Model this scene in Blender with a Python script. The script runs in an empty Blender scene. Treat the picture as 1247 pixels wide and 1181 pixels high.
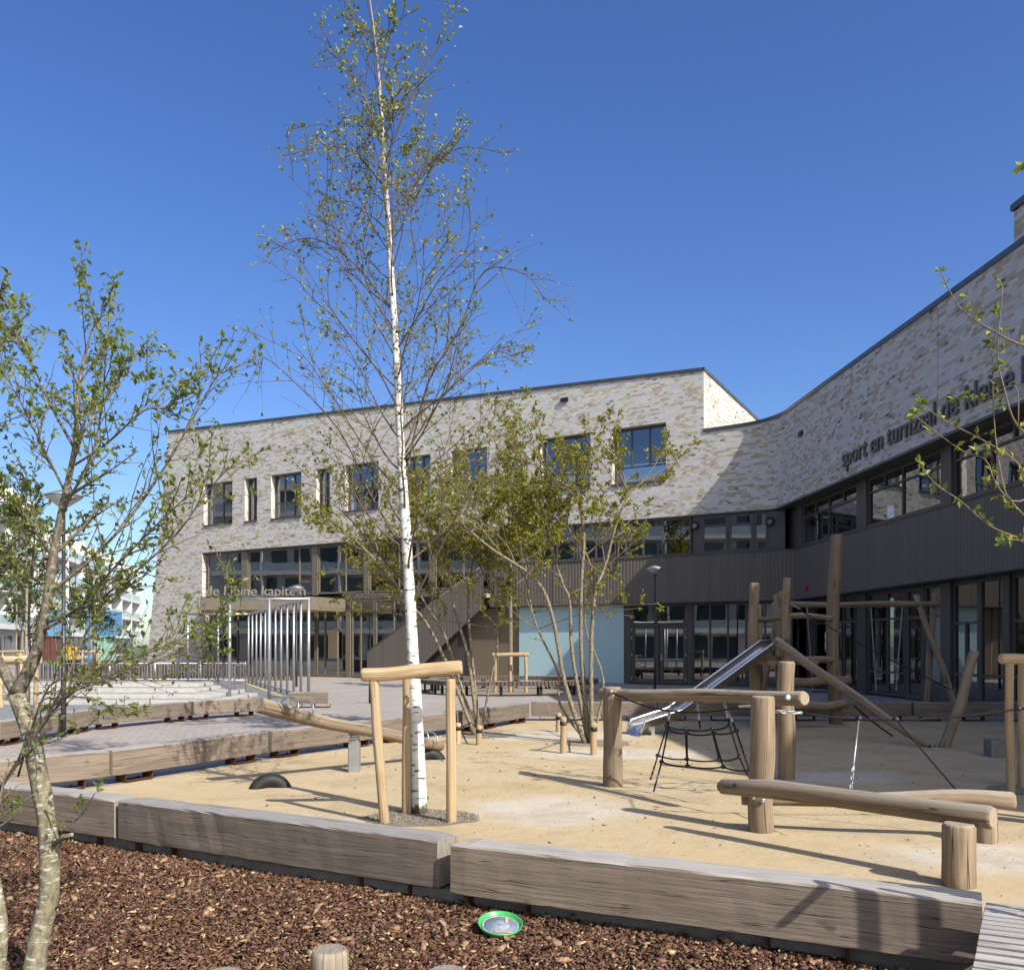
import bpy, bmesh, math, random
import numpy as np
from mathutils import Vector, Matrix

R = math.radians
rng = random.Random(7)
sc = bpy.context.scene
COL = sc.collection

# ------------------------------------------------------------------ camera, sky, sun
F = 1120.0          # focal length in photo pixels (photo 1247 x 1181, horizon at y = 786)
HZ = 786.0
EYE = 1.6
cam = bpy.data.cameras.new('camera')
cam.sensor_fit = 'HORIZONTAL'; cam.sensor_width = 36.0
cam.lens = 36.0 * F / 1247.0
cam.shift_y = (HZ - 590.5) / 1247.0
cam.clip_start = 0.05; cam.clip_end = 4000
camo = bpy.data.objects.new('camera', cam); COL.objects.link(camo)
camo.location = (0, 0, EYE); camo.rotation_euler = (R(90), 0, 0)
sc.camera = camo

SUN_EL = R(38.5)
SUN_AZ = math.atan2(0.69, -0.724)      # clockwise from +Y
S = Vector((math.sin(SUN_AZ) * math.cos(SUN_EL), math.cos(SUN_AZ) * math.cos(SUN_EL), math.sin(SUN_EL)))
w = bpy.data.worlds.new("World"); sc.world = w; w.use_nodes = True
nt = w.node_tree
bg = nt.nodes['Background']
sky = nt.nodes.new('ShaderNodeTexSky'); sky.sky_type = 'NISHITA'
sky.sun_disc = False; sky.sun_elevation = SUN_EL; sky.sun_rotation = SUN_AZ
sky.altitude = 0; sky.air_density = 1.0; sky.dust_density = 0.8; sky.ozone_density = 4.0
# clear deep blue sky away from the sun, sun's side (behind the camera) paled and brightened to lift ambient light
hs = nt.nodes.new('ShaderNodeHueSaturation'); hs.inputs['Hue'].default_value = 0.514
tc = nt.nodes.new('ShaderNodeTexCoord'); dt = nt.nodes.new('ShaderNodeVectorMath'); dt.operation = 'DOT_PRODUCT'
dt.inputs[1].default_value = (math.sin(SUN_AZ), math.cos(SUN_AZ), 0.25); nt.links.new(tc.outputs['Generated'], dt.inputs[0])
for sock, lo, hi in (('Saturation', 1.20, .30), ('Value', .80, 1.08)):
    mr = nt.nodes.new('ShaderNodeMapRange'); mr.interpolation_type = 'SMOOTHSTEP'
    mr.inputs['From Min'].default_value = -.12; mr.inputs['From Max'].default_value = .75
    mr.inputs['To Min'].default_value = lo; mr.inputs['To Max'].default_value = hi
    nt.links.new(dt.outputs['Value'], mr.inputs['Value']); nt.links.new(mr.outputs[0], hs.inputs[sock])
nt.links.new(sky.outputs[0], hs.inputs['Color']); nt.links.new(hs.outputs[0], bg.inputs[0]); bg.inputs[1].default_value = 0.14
sun = bpy.data.lights.new('sun', 'SUN'); sun.energy = 4.5; sun.angle = R(0.5); sun.color = (1.0, 0.94, 0.84)
suno = bpy.data.objects.new('sun', sun); COL.objects.link(suno)
suno.rotation_euler = (-S).to_track_quat('-Z', 'Y').to_euler()
sc.view_settings.view_transform = 'Standard'; sc.view_settings.look = 'None'
sc.view_settings.exposure = 0.62; sc.view_settings.gamma = 1.0
sc.view_settings.use_curve_mapping = False
sc.cycles.max_bounces = 8; sc.cycles.transparent_max_bounces = 16

def P(px, py, Y):
    return Vector(((px - 623.5) / F * Y, Y, EYE + (HZ - py) / F * Y))
def G(px, py, z=0.0):
    Y = F * (EYE - z) / (py - HZ)
    return Vector(((px - 623.5) / F * Y, Y, z))

# ------------------------------------------------------------------ mesh helpers
class MB:
    def __init__(s):
        s.v = []; s.f = []; s.uv = []; s.m = []; s.sm = []
    def face(s, idx, uv=None, m=0, smooth=False):
        s.f.append(tuple(idx)); s.m.append(m); s.sm.append(smooth)
        s.uv.append(uv if uv else [(0, 0)] * len(idx))
    def quad(s, a, b, c, d, uv=None, m=0):
        i = len(s.v); s.v += [tuple(a), tuple(b), tuple(c), tuple(d)]
        s.face((i, i + 1, i + 2, i + 3), uv, m)
    def box(s, c, sx, sy, sz, ax=None, m=0, bev=0.0):
        """box centred at c, full sizes, axes ax=(x,y,z) vectors; uv: u along x, v round the section"""
        X, Y, Z = ax if ax else (Vector((1, 0, 0)), Vector((0, 1, 0)), Vector((0, 0, 1)))
        c = Vector(c); off = c.x * 3.7 + c.y * 1.3 + c.z * 5.1
        hx, hy, hz = sx / 2, sy / 2, sz / 2
        if bev <= 0:
            i = len(s.v)
            for a in (-1, 1):
                for b in (-1, 1):
                    for d in (-1, 1):
                        s.v.append(tuple(c + X * (a * hx) + Y * (b * hy) + Z * (d * hz)))
            def q(a, b, cc, d, U, V):
                s.face((i + a, i + b, i + cc, i + d), [(off, off), (off + U, off), (off + U, off + V), (off, off + V)], m)
            q(0, 4, 5, 1, sx, sz); q(6, 2, 3, 7, sx, sz); q(1, 5, 7, 3, sx, sy); q(4, 0, 2, 6, sx, sy)
            q(2, 0, 1, 3, sy, sz); q(4, 6, 7, 5, sy, sz)
            return
        # bevelled bar along X
        prof = []
        b = bev
        for (y, z) in ((-hy + b, -hz), (hy - b, -hz), (hy, -hz + b), (hy, hz - b), (hy - b, hz), (-hy + b, hz), (-hy, hz - b), (-hy, -hz + b)):
            prof.append((y, z))
        xs = [(-hx, 1 - b / max(min(hy, hz), 1e-6)), (-hx + b, 1), (hx - b, 1), (hx, 1 - b / max(min(hy, hz), 1e-6))]
        i = len(s.v); per = [0]
        for k in range(8):
            y0, z0 = prof[k]; y1, z1 = prof[(k + 1) % 8]
            per.append(per[-1] + math.hypot(y1 - y0, z1 - z0))
        for (x, sc_) in xs:
            for (y, z) in prof:
                s.v.append(tuple(c + X * x + Y * (y * sc_) + Z * (z * sc_)))
        for j in range(3):
            for k in range(8):
                a = i + j * 8 + k; b2 = i + j * 8 + (k + 1) % 8
                u0 = off + xs[j][0]; u1 = off + xs[j + 1][0]
                s.face((a, a + 8, b2 + 8, b2), [(u0, off + per[k]), (u1, off + per[k]), (u1, off + per[k + 1]), (u0, off + per[k + 1])], m)
        s.face([i + k for k in range(8)], [(off + p[0], off + p[1]) for p in prof], m)
        s.face([i + 24 + k for k in reversed(range(8))], [(off + p[0], off + p[1]) for p in reversed(prof)], m)
    def tube(s, pts, rad, n=8, m=0, cap=True, capm=None, smooth=True, uoff=0.0):
        pts = [Vector(p) for p in pts]
        if not isinstance(rad, (list, tuple)): rad = [rad] * len(pts)
        t0 = (pts[1] - pts[0]).normalized()
        ref = Vector((0, 0, 1)) if abs(t0.z) < 0.9 else Vector((0, 1, 0))
        nx = t0.cross(ref).normalized(); base = len(s.v); L = 0.0; Ls = []
        for k, p in enumerate(pts):
            if k == 0: t = t0
            elif k == len(pts) - 1: t = (pts[k] - pts[k - 1]).normalized()
            else: t = (pts[k + 1] - pts[k - 1]).normalized()
            nx = (nx - t * nx.dot(t)).normalized() if (nx - t * nx.dot(t)).length > 1e-6 else t.orthogonal().normalized()
            ny = t.cross(nx)
            if k: L += (pts[k] - pts[k - 1]).length
            Ls.append(L)
            for j in range(n):
                a = 2 * math.pi * j / n
                s.v.append(tuple(p + (nx * math.cos(a) + ny * math.sin(a)) * rad[k]))
        rm = max(rad)
        for k in range(len(pts) - 1):
            for j in range(n):
                a = base + k * n + j; b = base + k * n + (j + 1) % n
                u0 = uoff + 2 * math.pi * rm * j / n; u1 = uoff + 2 * math.pi * rm * (j + 1) / n
                s.face((a, b, b + n, a + n), [(u0, Ls[k] + uoff), (u1, Ls[k] + uoff), (u1, Ls[k + 1] + uoff), (u0, Ls[k + 1] + uoff)], m, smooth)
        if cap:
            cm = m if capm is None else capm
            cu = [(math.cos(2 * math.pi * j / n) * rm, math.sin(2 * math.pi * j / n) * rm) for j in range(n)]
            s.face([base + j for j in reversed(range(n))], list(reversed(cu)), cm)
            e = base + (len(pts) - 1) * n
            s.face([e + j for j in range(n)], cu, cm)
    def prism(s, poly, z0, z1, m=0, uvscale=1.0):
        """vertical prism from a ground polygon (counter-clockwise)"""
        n = len(poly); i = len(s.v)
        for z in (z0, z1):
            for p in poly: s.v.append((p[0], p[1], z))
        s.face([i + n + k for k in range(n)], [(p[0], p[1]) for p in poly], m)
        s.face([i + k for k in reversed(range(n))], [(p[0], p[1]) for p in reversed(poly)], m)
        L = 0
        for k in range(n):
            a = i + k; b = i + (k + 1) % n
            d = (Vector(poly[(k + 1) % n][:2]) - Vector(poly[k][:2])).length
            s.face((a, b, b + n, a + n), [(L, z0), (L + d, z0), (L + d, z1), (L, z1)], m); L += d
    def sheet(s, poly, z, m=0):
        i = len(s.v)
        for p in poly: s.v.append((p[0], p[1], z))
        s.face(list(range(i, i + len(poly))), [(p[0], p[1]) for p in poly], m)
    def lathe(s, c, prof, n=24, m=0, smooth=True, ax=None):
        X, Y, Z = ax if ax else (Vector((1, 0, 0)), Vector((0, 1, 0)), Vector((0, 0, 1)))
        c = Vector(c); i = len(s.v)
        for (r, z) in prof:
            for j in range(n):
                a = 2 * math.pi * j / n
                s.v.append(tuple(c + X * (r * math.cos(a)) + Y * (r * math.sin(a)) + Z * z))
        for k in range(len(prof) - 1):
            for j in range(n):
                a = i + k * n + j; b = i + k * n + (j + 1) % n
                s.face((a, b, b + n, a + n), [(j / n, prof[k][1]), ((j + 1) / n, prof[k][1]), ((j + 1) / n, prof[k + 1][1]), (j / n, prof[k + 1][1])], m, smooth)
        cu = [(math.cos(2 * math.pi * j / n) * .1, math.sin(2 * math.pi * j / n) * .1) for j in range(n)]
        s.face([i + j for j in reversed(range(n))], list(reversed(cu)), m)
        e = i + (len(prof) - 1) * n
        s.face([e + j for j in range(n)], cu, m)
    def leaf(s, p, d, nrm, L, W, m=0):
        d = d.normalized(); side = d.cross(nrm)
        side = side.normalized() if side.length > 1e-5 else d.orthogonal().normalized()
        up = side.cross(d)
        i = len(s.v); mid = p + d * (L * .48)
        s.v += [tuple(p), tuple(mid + side * (W / 2) + up * (W * .18)), tuple(p + d * L - up * (L * .12)), tuple(mid - side * (W / 2) + up * (W * .18))]
        s.face((i, i + 1, i + 2), [(0, 0), (1, .5), (0, 1)], m)
        s.face((i, i + 2, i + 3), [(0, 0), (0, 1), (1, .5)], m)
    def build(s, name, mats, parent=None, loc=None):
        me = bpy.data.meshes.new(name)
        vs = s.v
        if parent is not None and loc is None:
            loc = parent.location
            loc = parent['_w'] if '_w' in parent else loc
        o3 = Vector(loc) if loc is not None else Vector((0, 0, 0))
        va = np.array(vs, dtype=np.float32).reshape(-1, 3) - np.array(o3, dtype=np.float32)
        me.vertices.add(len(va)); me.vertices.foreach_set('co', va.ravel())
        ln = np.array([len(f) for f in s.f], dtype=np.int32)
        li = np.fromiter((i for f in s.f for i in f), dtype=np.int32)
        me.loops.add(len(li)); me.loops.foreach_set('vertex_index', li)
        me.polygons.add(len(ln))
        st = np.zeros(len(ln), dtype=np.int32); st[1:] = np.cumsum(ln)[:-1]
        me.polygons.foreach_set('loop_start', st)
        me.polygons.foreach_set('material_index', np.array(s.m, dtype=np.int32))
        me.polygons.foreach_set('use_smooth', np.array(s.sm, dtype=bool))
        uvl = me.uv_layers.new(name='UVMap')
        uvl.data.foreach_set('uv', np.fromiter((c for f in s.uv for q in f for c in q), dtype=np.float32))
        if not isinstance(mats, (list, tuple)): mats = [mats]
        for mm in mats: me.materials.append(mm)
        me.update(calc_edges=True); me.validate()
        o = bpy.data.objects.new(name, me); COL.objects.link(o)
        if parent is not None:
            o.parent = parent
            # world position o3 expressed relative to the parent (parents are never rotated)
            pw = Vector(parent['_w']) if '_w' in parent else Vector((0, 0, 0))
            o.location = o3 - pw
        else:
            o.location = o3
        o['_w'] = tuple(o3)
        return o

def empty(name, loc):
    o = bpy.data.objects.new(name, None); COL.objects.link(o)
    o.location = loc; o['_w'] = tuple(loc); o.empty_display_size = .2
    return o
def tag(o, label=None, cat=None, group=None, kind=None):
    if label: o['label'] = label
    if cat: o['category'] = cat
    if group: o['group'] = group
    if kind: o['kind'] = kind
    return o
def thing(name, loc, label, cat, group=None):
    return tag(empty(name, Vector(loc)), label, cat, group)
def copy_tree(o, loc=None, parent=None, rot=None):
    c = o.copy(); COL.objects.link(c)
    if parent is not None: c.parent = parent
    for ch in list(o.children): copy_tree(ch, None, c)
    if loc is not None:
        c.location = loc; c['_w'] = tuple(loc)
    if rot is not None: c.rotation_euler = (0, 0, rot)
    return c

def log_pts(a, b, r0, r1, seed, wob=.012, k=9, cham=.025):
    q = random.Random(seed)
    a = Vector(a); b = Vector(b); d = (b - a); L = d.length; t = d.normalized()
    n1 = t.orthogonal().normalized(); n2 = t.cross(n1)
    pts = [a]; rad = [r0 * .86]
    ph = [q.uniform(0, 6.28) for _ in range(4)]
    for i in range(k + 1):
        f = cham / L + (1 - 2 * cham / L) * i / k
        o = n1 * (math.sin(f * 5.1 + ph[0]) + .5 * math.sin(f * 11 + ph[1])) * wob + n2 * (math.sin(f * 4.3 + ph[2]) + .5 * math.sin(f * 9 + ph[3])) * wob
        if i in (0,): pts[0] = a + o
        pts.append(a + d * f + o)
        rad.append((r0 + (r1 - r0) * f) * (1 + min(.045, .02 * L) * math.sin(f * 9 + ph[1]) + q.uniform(-.012, .012)))
    pts.append(b + (pts[-1] - (a + d * (1 - cham / L)))); rad.append(r1 * .86)
    return pts, rad
def add_log(mb, a, b, r0, r1=None, seed=1, wob=.012, n=16, k=9):
    r1 = r0 if r1 is None else r1
    p, r = log_pts(a, b, r0, r1, seed, wob, k)
    mb.tube(p, r, n, 0, True, 1, True, uoff=seed * .731)

# ------------------------------------------------------------------ materials
class N:
    def __init__(s, name):
        s.mat = bpy.data.materials.new(name); s.mat.use_nodes = True
        s.t = s.mat.node_tree; s.n = s.t.nodes; s.n.clear()
        s.out = s.n.new('ShaderNodeOutputMaterial')
        s.b = s.n.new('ShaderNodeBsdfPrincipled'); s.l(s.b.outputs[0], s.out.inputs[0])
    def l(s, a, b): s.t.links.new(a, b)
    def node(s, ty, **kw):
        nd = s.n.new(ty)
        for k, v in kw.items(): setattr(nd, k, v)
        return nd
    def val(s, inp, v):
        if hasattr(v, 'is_output') or hasattr(v, 'links'): s.l(v, inp)
        else: inp.default_value = v
    def math(s, op, a, b=None, c=None):
        nd = s.node('ShaderNodeMath', operation=op); s.val(nd.inputs[0], a)
        if b is not None: s.val(nd.inputs[1], b)
        if c is not None: s.val(nd.inputs[2], c)
        return nd.outputs[0]
    def coord(s, k='Object'): return s.node('ShaderNodeTexCoord').outputs[k]
    def mapping(s, vec, scale=(1, 1, 1), loc=(0, 0, 0), rot=(0, 0, 0)):
        nd = s.node('ShaderNodeMapping'); s.l(vec, nd.inputs[0])
        nd.inputs['Scale'].default_value = scale; nd.inputs['Location'].default_value = loc; nd.inputs['Rotation'].default_value = rot
        return nd.outputs[0]
    def noise(s, vec, scale, detail=4, rough=.55, dist=0):
        nd = s.node('ShaderNodeTexNoise'); s.l(vec, nd.inputs['Vector'])
        nd.inputs['Scale'].default_value = scale; nd.inputs['Detail'].default_value = detail
        nd.inputs['Roughness'].default_value = rough; nd.inputs['Distortion'].default_value = dist
        return nd.outputs[0]
    def ramp(s, fac, stops, const=False):
        nd = s.node('ShaderNodeValToRGB'); s.l(fac, nd.inputs[0])
        cr = nd.color_ramp; cr.interpolation = 'CONSTANT' if const else 'LINEAR'
        while len(cr.elements) < len(stops): cr.elements.new(.5)
        for e, (p, c) in zip(cr.elements, stops):
            e.position = p; e.color = (*c, 1) if len(c) == 3 else c
        return nd.outputs[0]
    def mix(s, fac, a, b, mode='MIX'):
        nd = s.node('ShaderNodeMix', data_type='RGBA', blend_type=mode)
        s.val(nd.inputs[0], fac)
        for k, v in ((6, a), (7, b)):
            if isinstance(v, tuple): nd.inputs[k].default_value = (*v, 1) if len(v) == 3 else v
            else: s.l(v, nd.inputs[k])
        return nd.outputs[2]
    def bump(s, h, strength=.3, dist=.01, prev=None):
        nd = s.node('ShaderNodeBump'); s.l(h, nd.inputs['Height'])
        nd.inputs['Strength'].default_value = strength; nd.inputs['Distance'].default_value = dist
        if prev is not None: s.l(prev, nd.inputs['Normal'])
        return nd.outputs[0]
    def fin(s, col=None, rough=None, normal=None, metal=None, spec=None):
        if col is not None:
            if isinstance(col, tuple): s.b.inputs['Base Color'].default_value = (*col, 1)
            else: s.l(col, s.b.inputs['Base Color'])
        if rough is not None: s.val(s.b.inputs['Roughness'], rough)
        if normal is not None: s.l(normal, s.b.inputs['Normal'])
        if metal is not None: s.b.inputs['Metallic'].default_value = metal
        if spec is not None: s.b.inputs['Specular IOR Level'].default_value = spec
        return s.mat

def m_brick():
    n = N('long_brick'); BW, BH = .40, .088
    sx = n.node('ShaderNodeSeparateXYZ'); n.l(n.coord('UV'), sx.inputs[0])
    u, v = sx.outputs[0], sx.outputs[1]
    vr = n.math('DIVIDE', v, BH); row = n.math('FLOOR', vr)
    wn = n.node('ShaderNodeTexWhiteNoise', noise_dimensions='1D'); n.l(row, wn.inputs['W'])
    uu = n.math('ADD', n.math('DIVIDE', u, BW), wn.outputs['Value']); colm = n.math('FLOOR', uu)
    # some bricks are cut in two
    cb = n.node('ShaderNodeCombineXYZ'); n.l(colm, cb.inputs[0]); n.l(row, cb.inputs[1])
    wc = n.node('ShaderNodeTexWhiteNoise', noise_dimensions='2D'); n.l(cb.outputs[0], wc.inputs['Vector'])
    half = n.math('GREATER_THAN', wc.outputs['Value'], .62)
    fu = n.math('FRACT', uu)
    second = n.math('MULTIPLY', half, n.math('GREATER_THAN', fu, .5))
    cb2 = n.node('ShaderNodeCombineXYZ'); n.l(n.math('ADD', colm, n.math('MULTIPLY', second, .37)), cb2.inputs[0]); n.l(row, cb2.inputs[1])
    w2 = n.node('ShaderNodeTexWhiteNoise', noise_dimensions='2D'); n.l(cb2.outputs[0], w2.inputs['Vector'])
    big = n.noise(n.mapping(n.coord('UV'), (1, 2.2, 1)), 1.1, 4)
    val = n.math('ADD', n.math('MULTIPLY', w2.outputs['Value'], .80), n.math('MULTIPLY', n.math('SUBTRACT', big, .38), .75))
    c = n.ramp(val, [(0, (.52, .515, .50)), (.20, (.58, .565, .53)), (.34, (.48, .485, .485)), (.44, (.55, .53, .465)), (.52, (.45, .42, .345)), (.60, (.45, .375, .255)), (.74, (.36, .31, .225)), (.80, (.33, .34, .37)), (.84, (.40, .34, .24)), (.90, (.20, .19, .185)), (.95, (.115, .107, .104))], True)
    fine = n.noise(n.mapping(n.coord('UV'), (9, 30, 1)), 3, 3)
    c = n.mix(.25, c, n.ramp(fine, [(.3, (.62, .62, .62)), (.7, (1, 1, 1))]), 'MULTIPLY')
    fv = n.math('FRACT', vr)
    jv = n.math('LESS_THAN', fv, .10)
    ju = n.math('LESS_THAN', fu, .018)
    jh = n.math('MULTIPLY', half, n.math('COMPARE', fu, .5, .010))
    j = n.math('MAXIMUM', jv, n.math('MAXIMUM', ju, jh))
    c = n.mix(j, c, (.42, .405, .38))
    nb = n.bump(n.math('SUBTRACT', n.math('ADD', 1.0, n.math('MULTIPLY', w2.outputs['Value'], .5)), n.math('MULTIPLY', j, 1.2)), .55, .012)
    return n.fin(c, .88, nb, spec=.25)

def m_plain(name, col, rough=.6, metal=0, nscale=6, var=.18, spec=.4, bump=0):
    n = N(name); co = n.coord('Object')
    f = n.noise(co, nscale, 5)
    a = tuple(max(0, x * (1 - var)) for x in col); b = tuple(min(1, x * (1 + var)) for x in col)
    c = n.ramp(f, [(.3, a), (.7, b)])
    nm = n.bump(n.noise(co, nscale * 12, 3), bump, .004) if bump else None
    return n.fin(c, rough, nm, metal, spec)

def m_wood(name, lo, mid, hi, grey=None, gl=(2.2, 55, 1), rough=.8, crack=.5, flip=False, spots=True):
    """grain: u along the length when flip False; tubes use (circumference, length)"""
    n = N(name); uv = n.coord('UV')
    oi = n.node('ShaderNodeObjectInfo')
    sh = n.node('ShaderNodeVectorMath', operation='ADD'); n.l(uv, sh.inputs[0])
    cb = n.node('ShaderNodeCombineXYZ')
    n.l(n.math('MULTIPLY', oi.outputs['Random'], 37.0), cb.inputs[2]); n.l(n.math('MULTIPLY', oi.outputs['Random'], 11.0), cb.inputs[0]); n.l(cb.outputs[0], sh.inputs[1])
    sc_ = gl if not flip else (gl[1], gl[0], 1)
    v1 = n.mapping(sh.outputs[0], sc_)
    g1 = n.noise(v1, 1.0, 6, .62, .35)
    g2 = n.noise(n.mapping(sh.outputs[0], (sc_[0] * .35, sc_[1] * .16, 1)), 1.0, 4, .5, .6)
    c = n.ramp(g1, [(.28, lo), (.5, mid), (.74, hi)])
    c = n.mix(n.ramp(g2, [(.35, (0, 0, 0)), (.7, (1, 1, 1))]), c, tuple(x * .72 for x in mid))
    if spots:
        kn = n.noise(n.mapping(sh.outputs[0], (sc_[0] * .9, sc_[1] * .06, 1)), 2.3, 2)
        c = n.mix(n.ramp(kn, [(.66, (0, 0, 0)), (.74, (.65, .65, .65))]), c, tuple(x * .55 for x in lo))
    cr = n.noise(n.mapping(sh.outputs[0], (gl[1] * .42, gl[0] * .16, 1) if flip else (gl[0] * .2, gl[1] * .5, 1)), 1.0, 1.5, .5, .12)
    ck = n.ramp(cr, [(.488, (0, 0, 0)), (.5, (1, 1, 1)), (.512, (0, 0, 0))])
    c = n.mix(n.math('MULTIPLY', ck, crack), c, tuple(x * .35 for x in lo))
    if grey:
        ge = n.node('ShaderNodeNewGeometry'); sp = n.node('ShaderNodeSeparateXYZ'); n.l(ge.outputs['Normal'], sp.inputs[0])
        up = n.ramp(sp.outputs[2], [(.45, (0, 0, 0)), (.9, (.85, .85, .85))])
        gc = n.mix(n.ramp(g1, [(.3, (0, 0, 0)), (.7, (1, 1, 1))]), tuple(x * .8 for x in grey), grey)
        c = n.mix(up, c, gc)
    st = n.noise(n.mapping(sh.outputs[0], (3.1, 2.2, 1) if flip else (1.3, 5, 1)), 1.0, 4, .6)
    c = n.mix(n.ramp(st, [(.52, (0, 0, 0)), (.72, (.5, .5, .5))]), c, tuple(x * .8 for x in lo))
    tone = n.ramp(n.math('FRACT', n.math('MULTIPLY', oi.outputs['Random'], 7.31)), [(0, (.80, .805, .82)), (.5, (1, .99, .98)), (1, (1.14, 1.12, 1.09))])
    c = n.mix(1.0, c, tone, 'MULTIPLY')
    h = n.math('SUBTRACT', g1, n.math('MULTIPLY', ck, 1.2))
    return n.fin(c, rough, n.bump(h, .6, .008), spec=.2)

def m_endgrain(name, col):
    n = N(name); uv = n.coord('UV'); ln = n.node('ShaderNodeVectorMath', operation='LENGTH')
    nz = n.node('ShaderNodeTexNoise'); n.l(uv, nz.inputs['Vector']); nz.inputs['Scale'].default_value = 9
    ad = n.node('ShaderNodeVectorMath', operation='MULTIPLY_ADD'); n.l(nz.outputs['Color'], ad.inputs[0]); ad.inputs[1].default_value = (.02, .02, 0); n.l(uv, ad.inputs[2])
    n.l(ad.outputs[0], ln.inputs[0])
    w_ = n.math('SINE', n.math('MULTIPLY', ln.outputs['Value'], 900.0))
    f = n.math('MULTIPLY_ADD', w_, .25, .5)
    c = n.ramp(f, [(0, tuple(x * .7 for x in col)), (1, col)])
    crk = n.noise(n.mapping(uv, (30, 4, 1), rot=(0, 0, .6)), 1, 2)
    c = n.mix(n.ramp(crk, [(.48, (0, 0, 0)), (.5, (.8, .8, .8)), (.52, (0, 0, 0))]), c, tuple(x * .3 for x in col))
    return n.fin(c, .85, n.bump(f, .2, .003), spec=.2)

def m_glass():
    n = N('window_glass'); n.n.remove(n.b)
    g = n.node('ShaderNodeBsdfGlossy'); g.inputs['Roughness'].default_value = .0; g.inputs['Color'].default_value = (.95, .97, 1, 1)
    oi = n.coord('Object'); nz = n.noise(oi, .7, 1); bp = n.bump(nz, .012, .2)
    n.l(bp, g.inputs['Normal'])
    t = n.node('ShaderNodeBsdfTransparent'); t.inputs['Color'].default_value = (.24, .29, .29, 1)
    fr = n.node('ShaderNodeFresnel'); fr.inputs['IOR'].default_value = 1.95
    f2 = n.math('MULTIPLY_ADD', fr.outputs[0], 1.0, .12)
    mx = n.node('ShaderNodeMixShader'); n.l(f2, mx.inputs[0]); n.l(t.outputs[0], mx.inputs[1]); n.l(g.outputs[0], mx.inputs[2])
    n.l(mx.outputs[0], n.out.inputs[0]); return n.mat

def m_leaf(name, cols, trans=.45, rough=.45):
    n = N(name); ge = n.node('ShaderNodeNewGeometry')
    c = n.ramp(ge.outputs['Random Per Island'], cols)
    n.l(c, n.b.inputs['Base Color']); n.b.inputs['Roughness'].default_value = rough; n.b.inputs['Specular IOR Level'].default_value = .45
    tr = n.node('ShaderNodeBsdfTranslucent'); n.l(n.mix(1.0, c, (1.5, 1.45, .55), 'MULTIPLY'), tr.inputs['Color'])
    mx = n.node('ShaderNodeMixShader'); mx.inputs[0].default_value = trans
    n.l(n.b.outputs[0], mx.inputs[1]); n.l(tr.outputs[0], mx.inputs[2]); n.l(mx.outputs[0], n.out.inputs[0])
    return n.mat

def m_bark(name, lo, hi, spots=None, su=14, sv=5):
    n = N(name); uv = n.coord('UV')
    g = n.noise(n.mapping(uv, (su, sv, 1)), 1.6, 5, .6)
    c = n.ramp(g, [(.3, lo), (.68, hi)])
    if spots:
        k = n.noise(n.mapping(uv, (su * .45, sv * 2.4, 1)), 1.3, 3, .6)
        c = n.mix(n.ramp(k, [(.54, (0, 0, 0)), (.62, (1, 1, 1))]), c, spots)
    return n.fin(c, .85, n.bump(g, .5, .008), spec=.25)

def m_birch():
    n = N('birch_bark'); uv = n.coord('UV')
    g = n.noise(n.mapping(uv, (3, 9, 1)), 1.5, 4, .6)
    c = n.ramp(g, [(.3, (.46, .44, .41)), (.6, (.68, .67, .64))])
    k = n.noise(n.mapping(uv, (4.5, 26, 1)), 1.2, 3, .6, .3)
    c = n.mix(n.ramp(k, [(.57, (0, 0, 0)), (.63, (1, 1, 1))]), c, (.08, .07, .06))
    k2 = n.noise(n.mapping(uv, (7, 5, 1)), 1.0, 2)
    c = n.mix(n.ramp(k2, [(.66, (0, 0, 0)), (.72, (1, 1, 1))]), c, (.05, .045, .04))
    sp = n.node('ShaderNodeSeparateXYZ'); n.l(uv, sp.inputs[0])
    low = n.ramp(n.math('MULTIPLY_ADD', n.noise(n.mapping(uv, (20, 14, 1)), 1, 3), -.35, n.math('DIVIDE', sp.outputs[1], .5)), [(0.02, (1, 1, 1)), (.10, (0, 0, 0))])
    c = n.mix(low, c, (.10, .085, .06))
    hi_ = n.noise(n.mapping(uv, (9, 12, 1)), 1.4, 4, .65)
    up_ = n.ramp(n.math('ADD', n.math('MULTIPLY', sp.outputs[1], .13), n.math('MULTIPLY_ADD', hi_, .9, -.75)), [(.36, (0, 0, 0)), (.62, (.9, .9, .9))])
    c = n.mix(up_, c, (.20, .165, .13))
    return n.fin(c, .7, n.bump(k, .3, .004), spec=.3)

def m_ribbed(name, col):
    n = N(name); co = n.coord('UV')
    f = n.noise(n.mapping(co, (2.5, .2, 1)), 1, 3)
    c = n.ramp(f, [(.3, tuple(x * .88 for x in col)), (.7, tuple(x * 1.1 for x in col))])
    return n.fin(c, .5, None, 0.0, .35)

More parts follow.
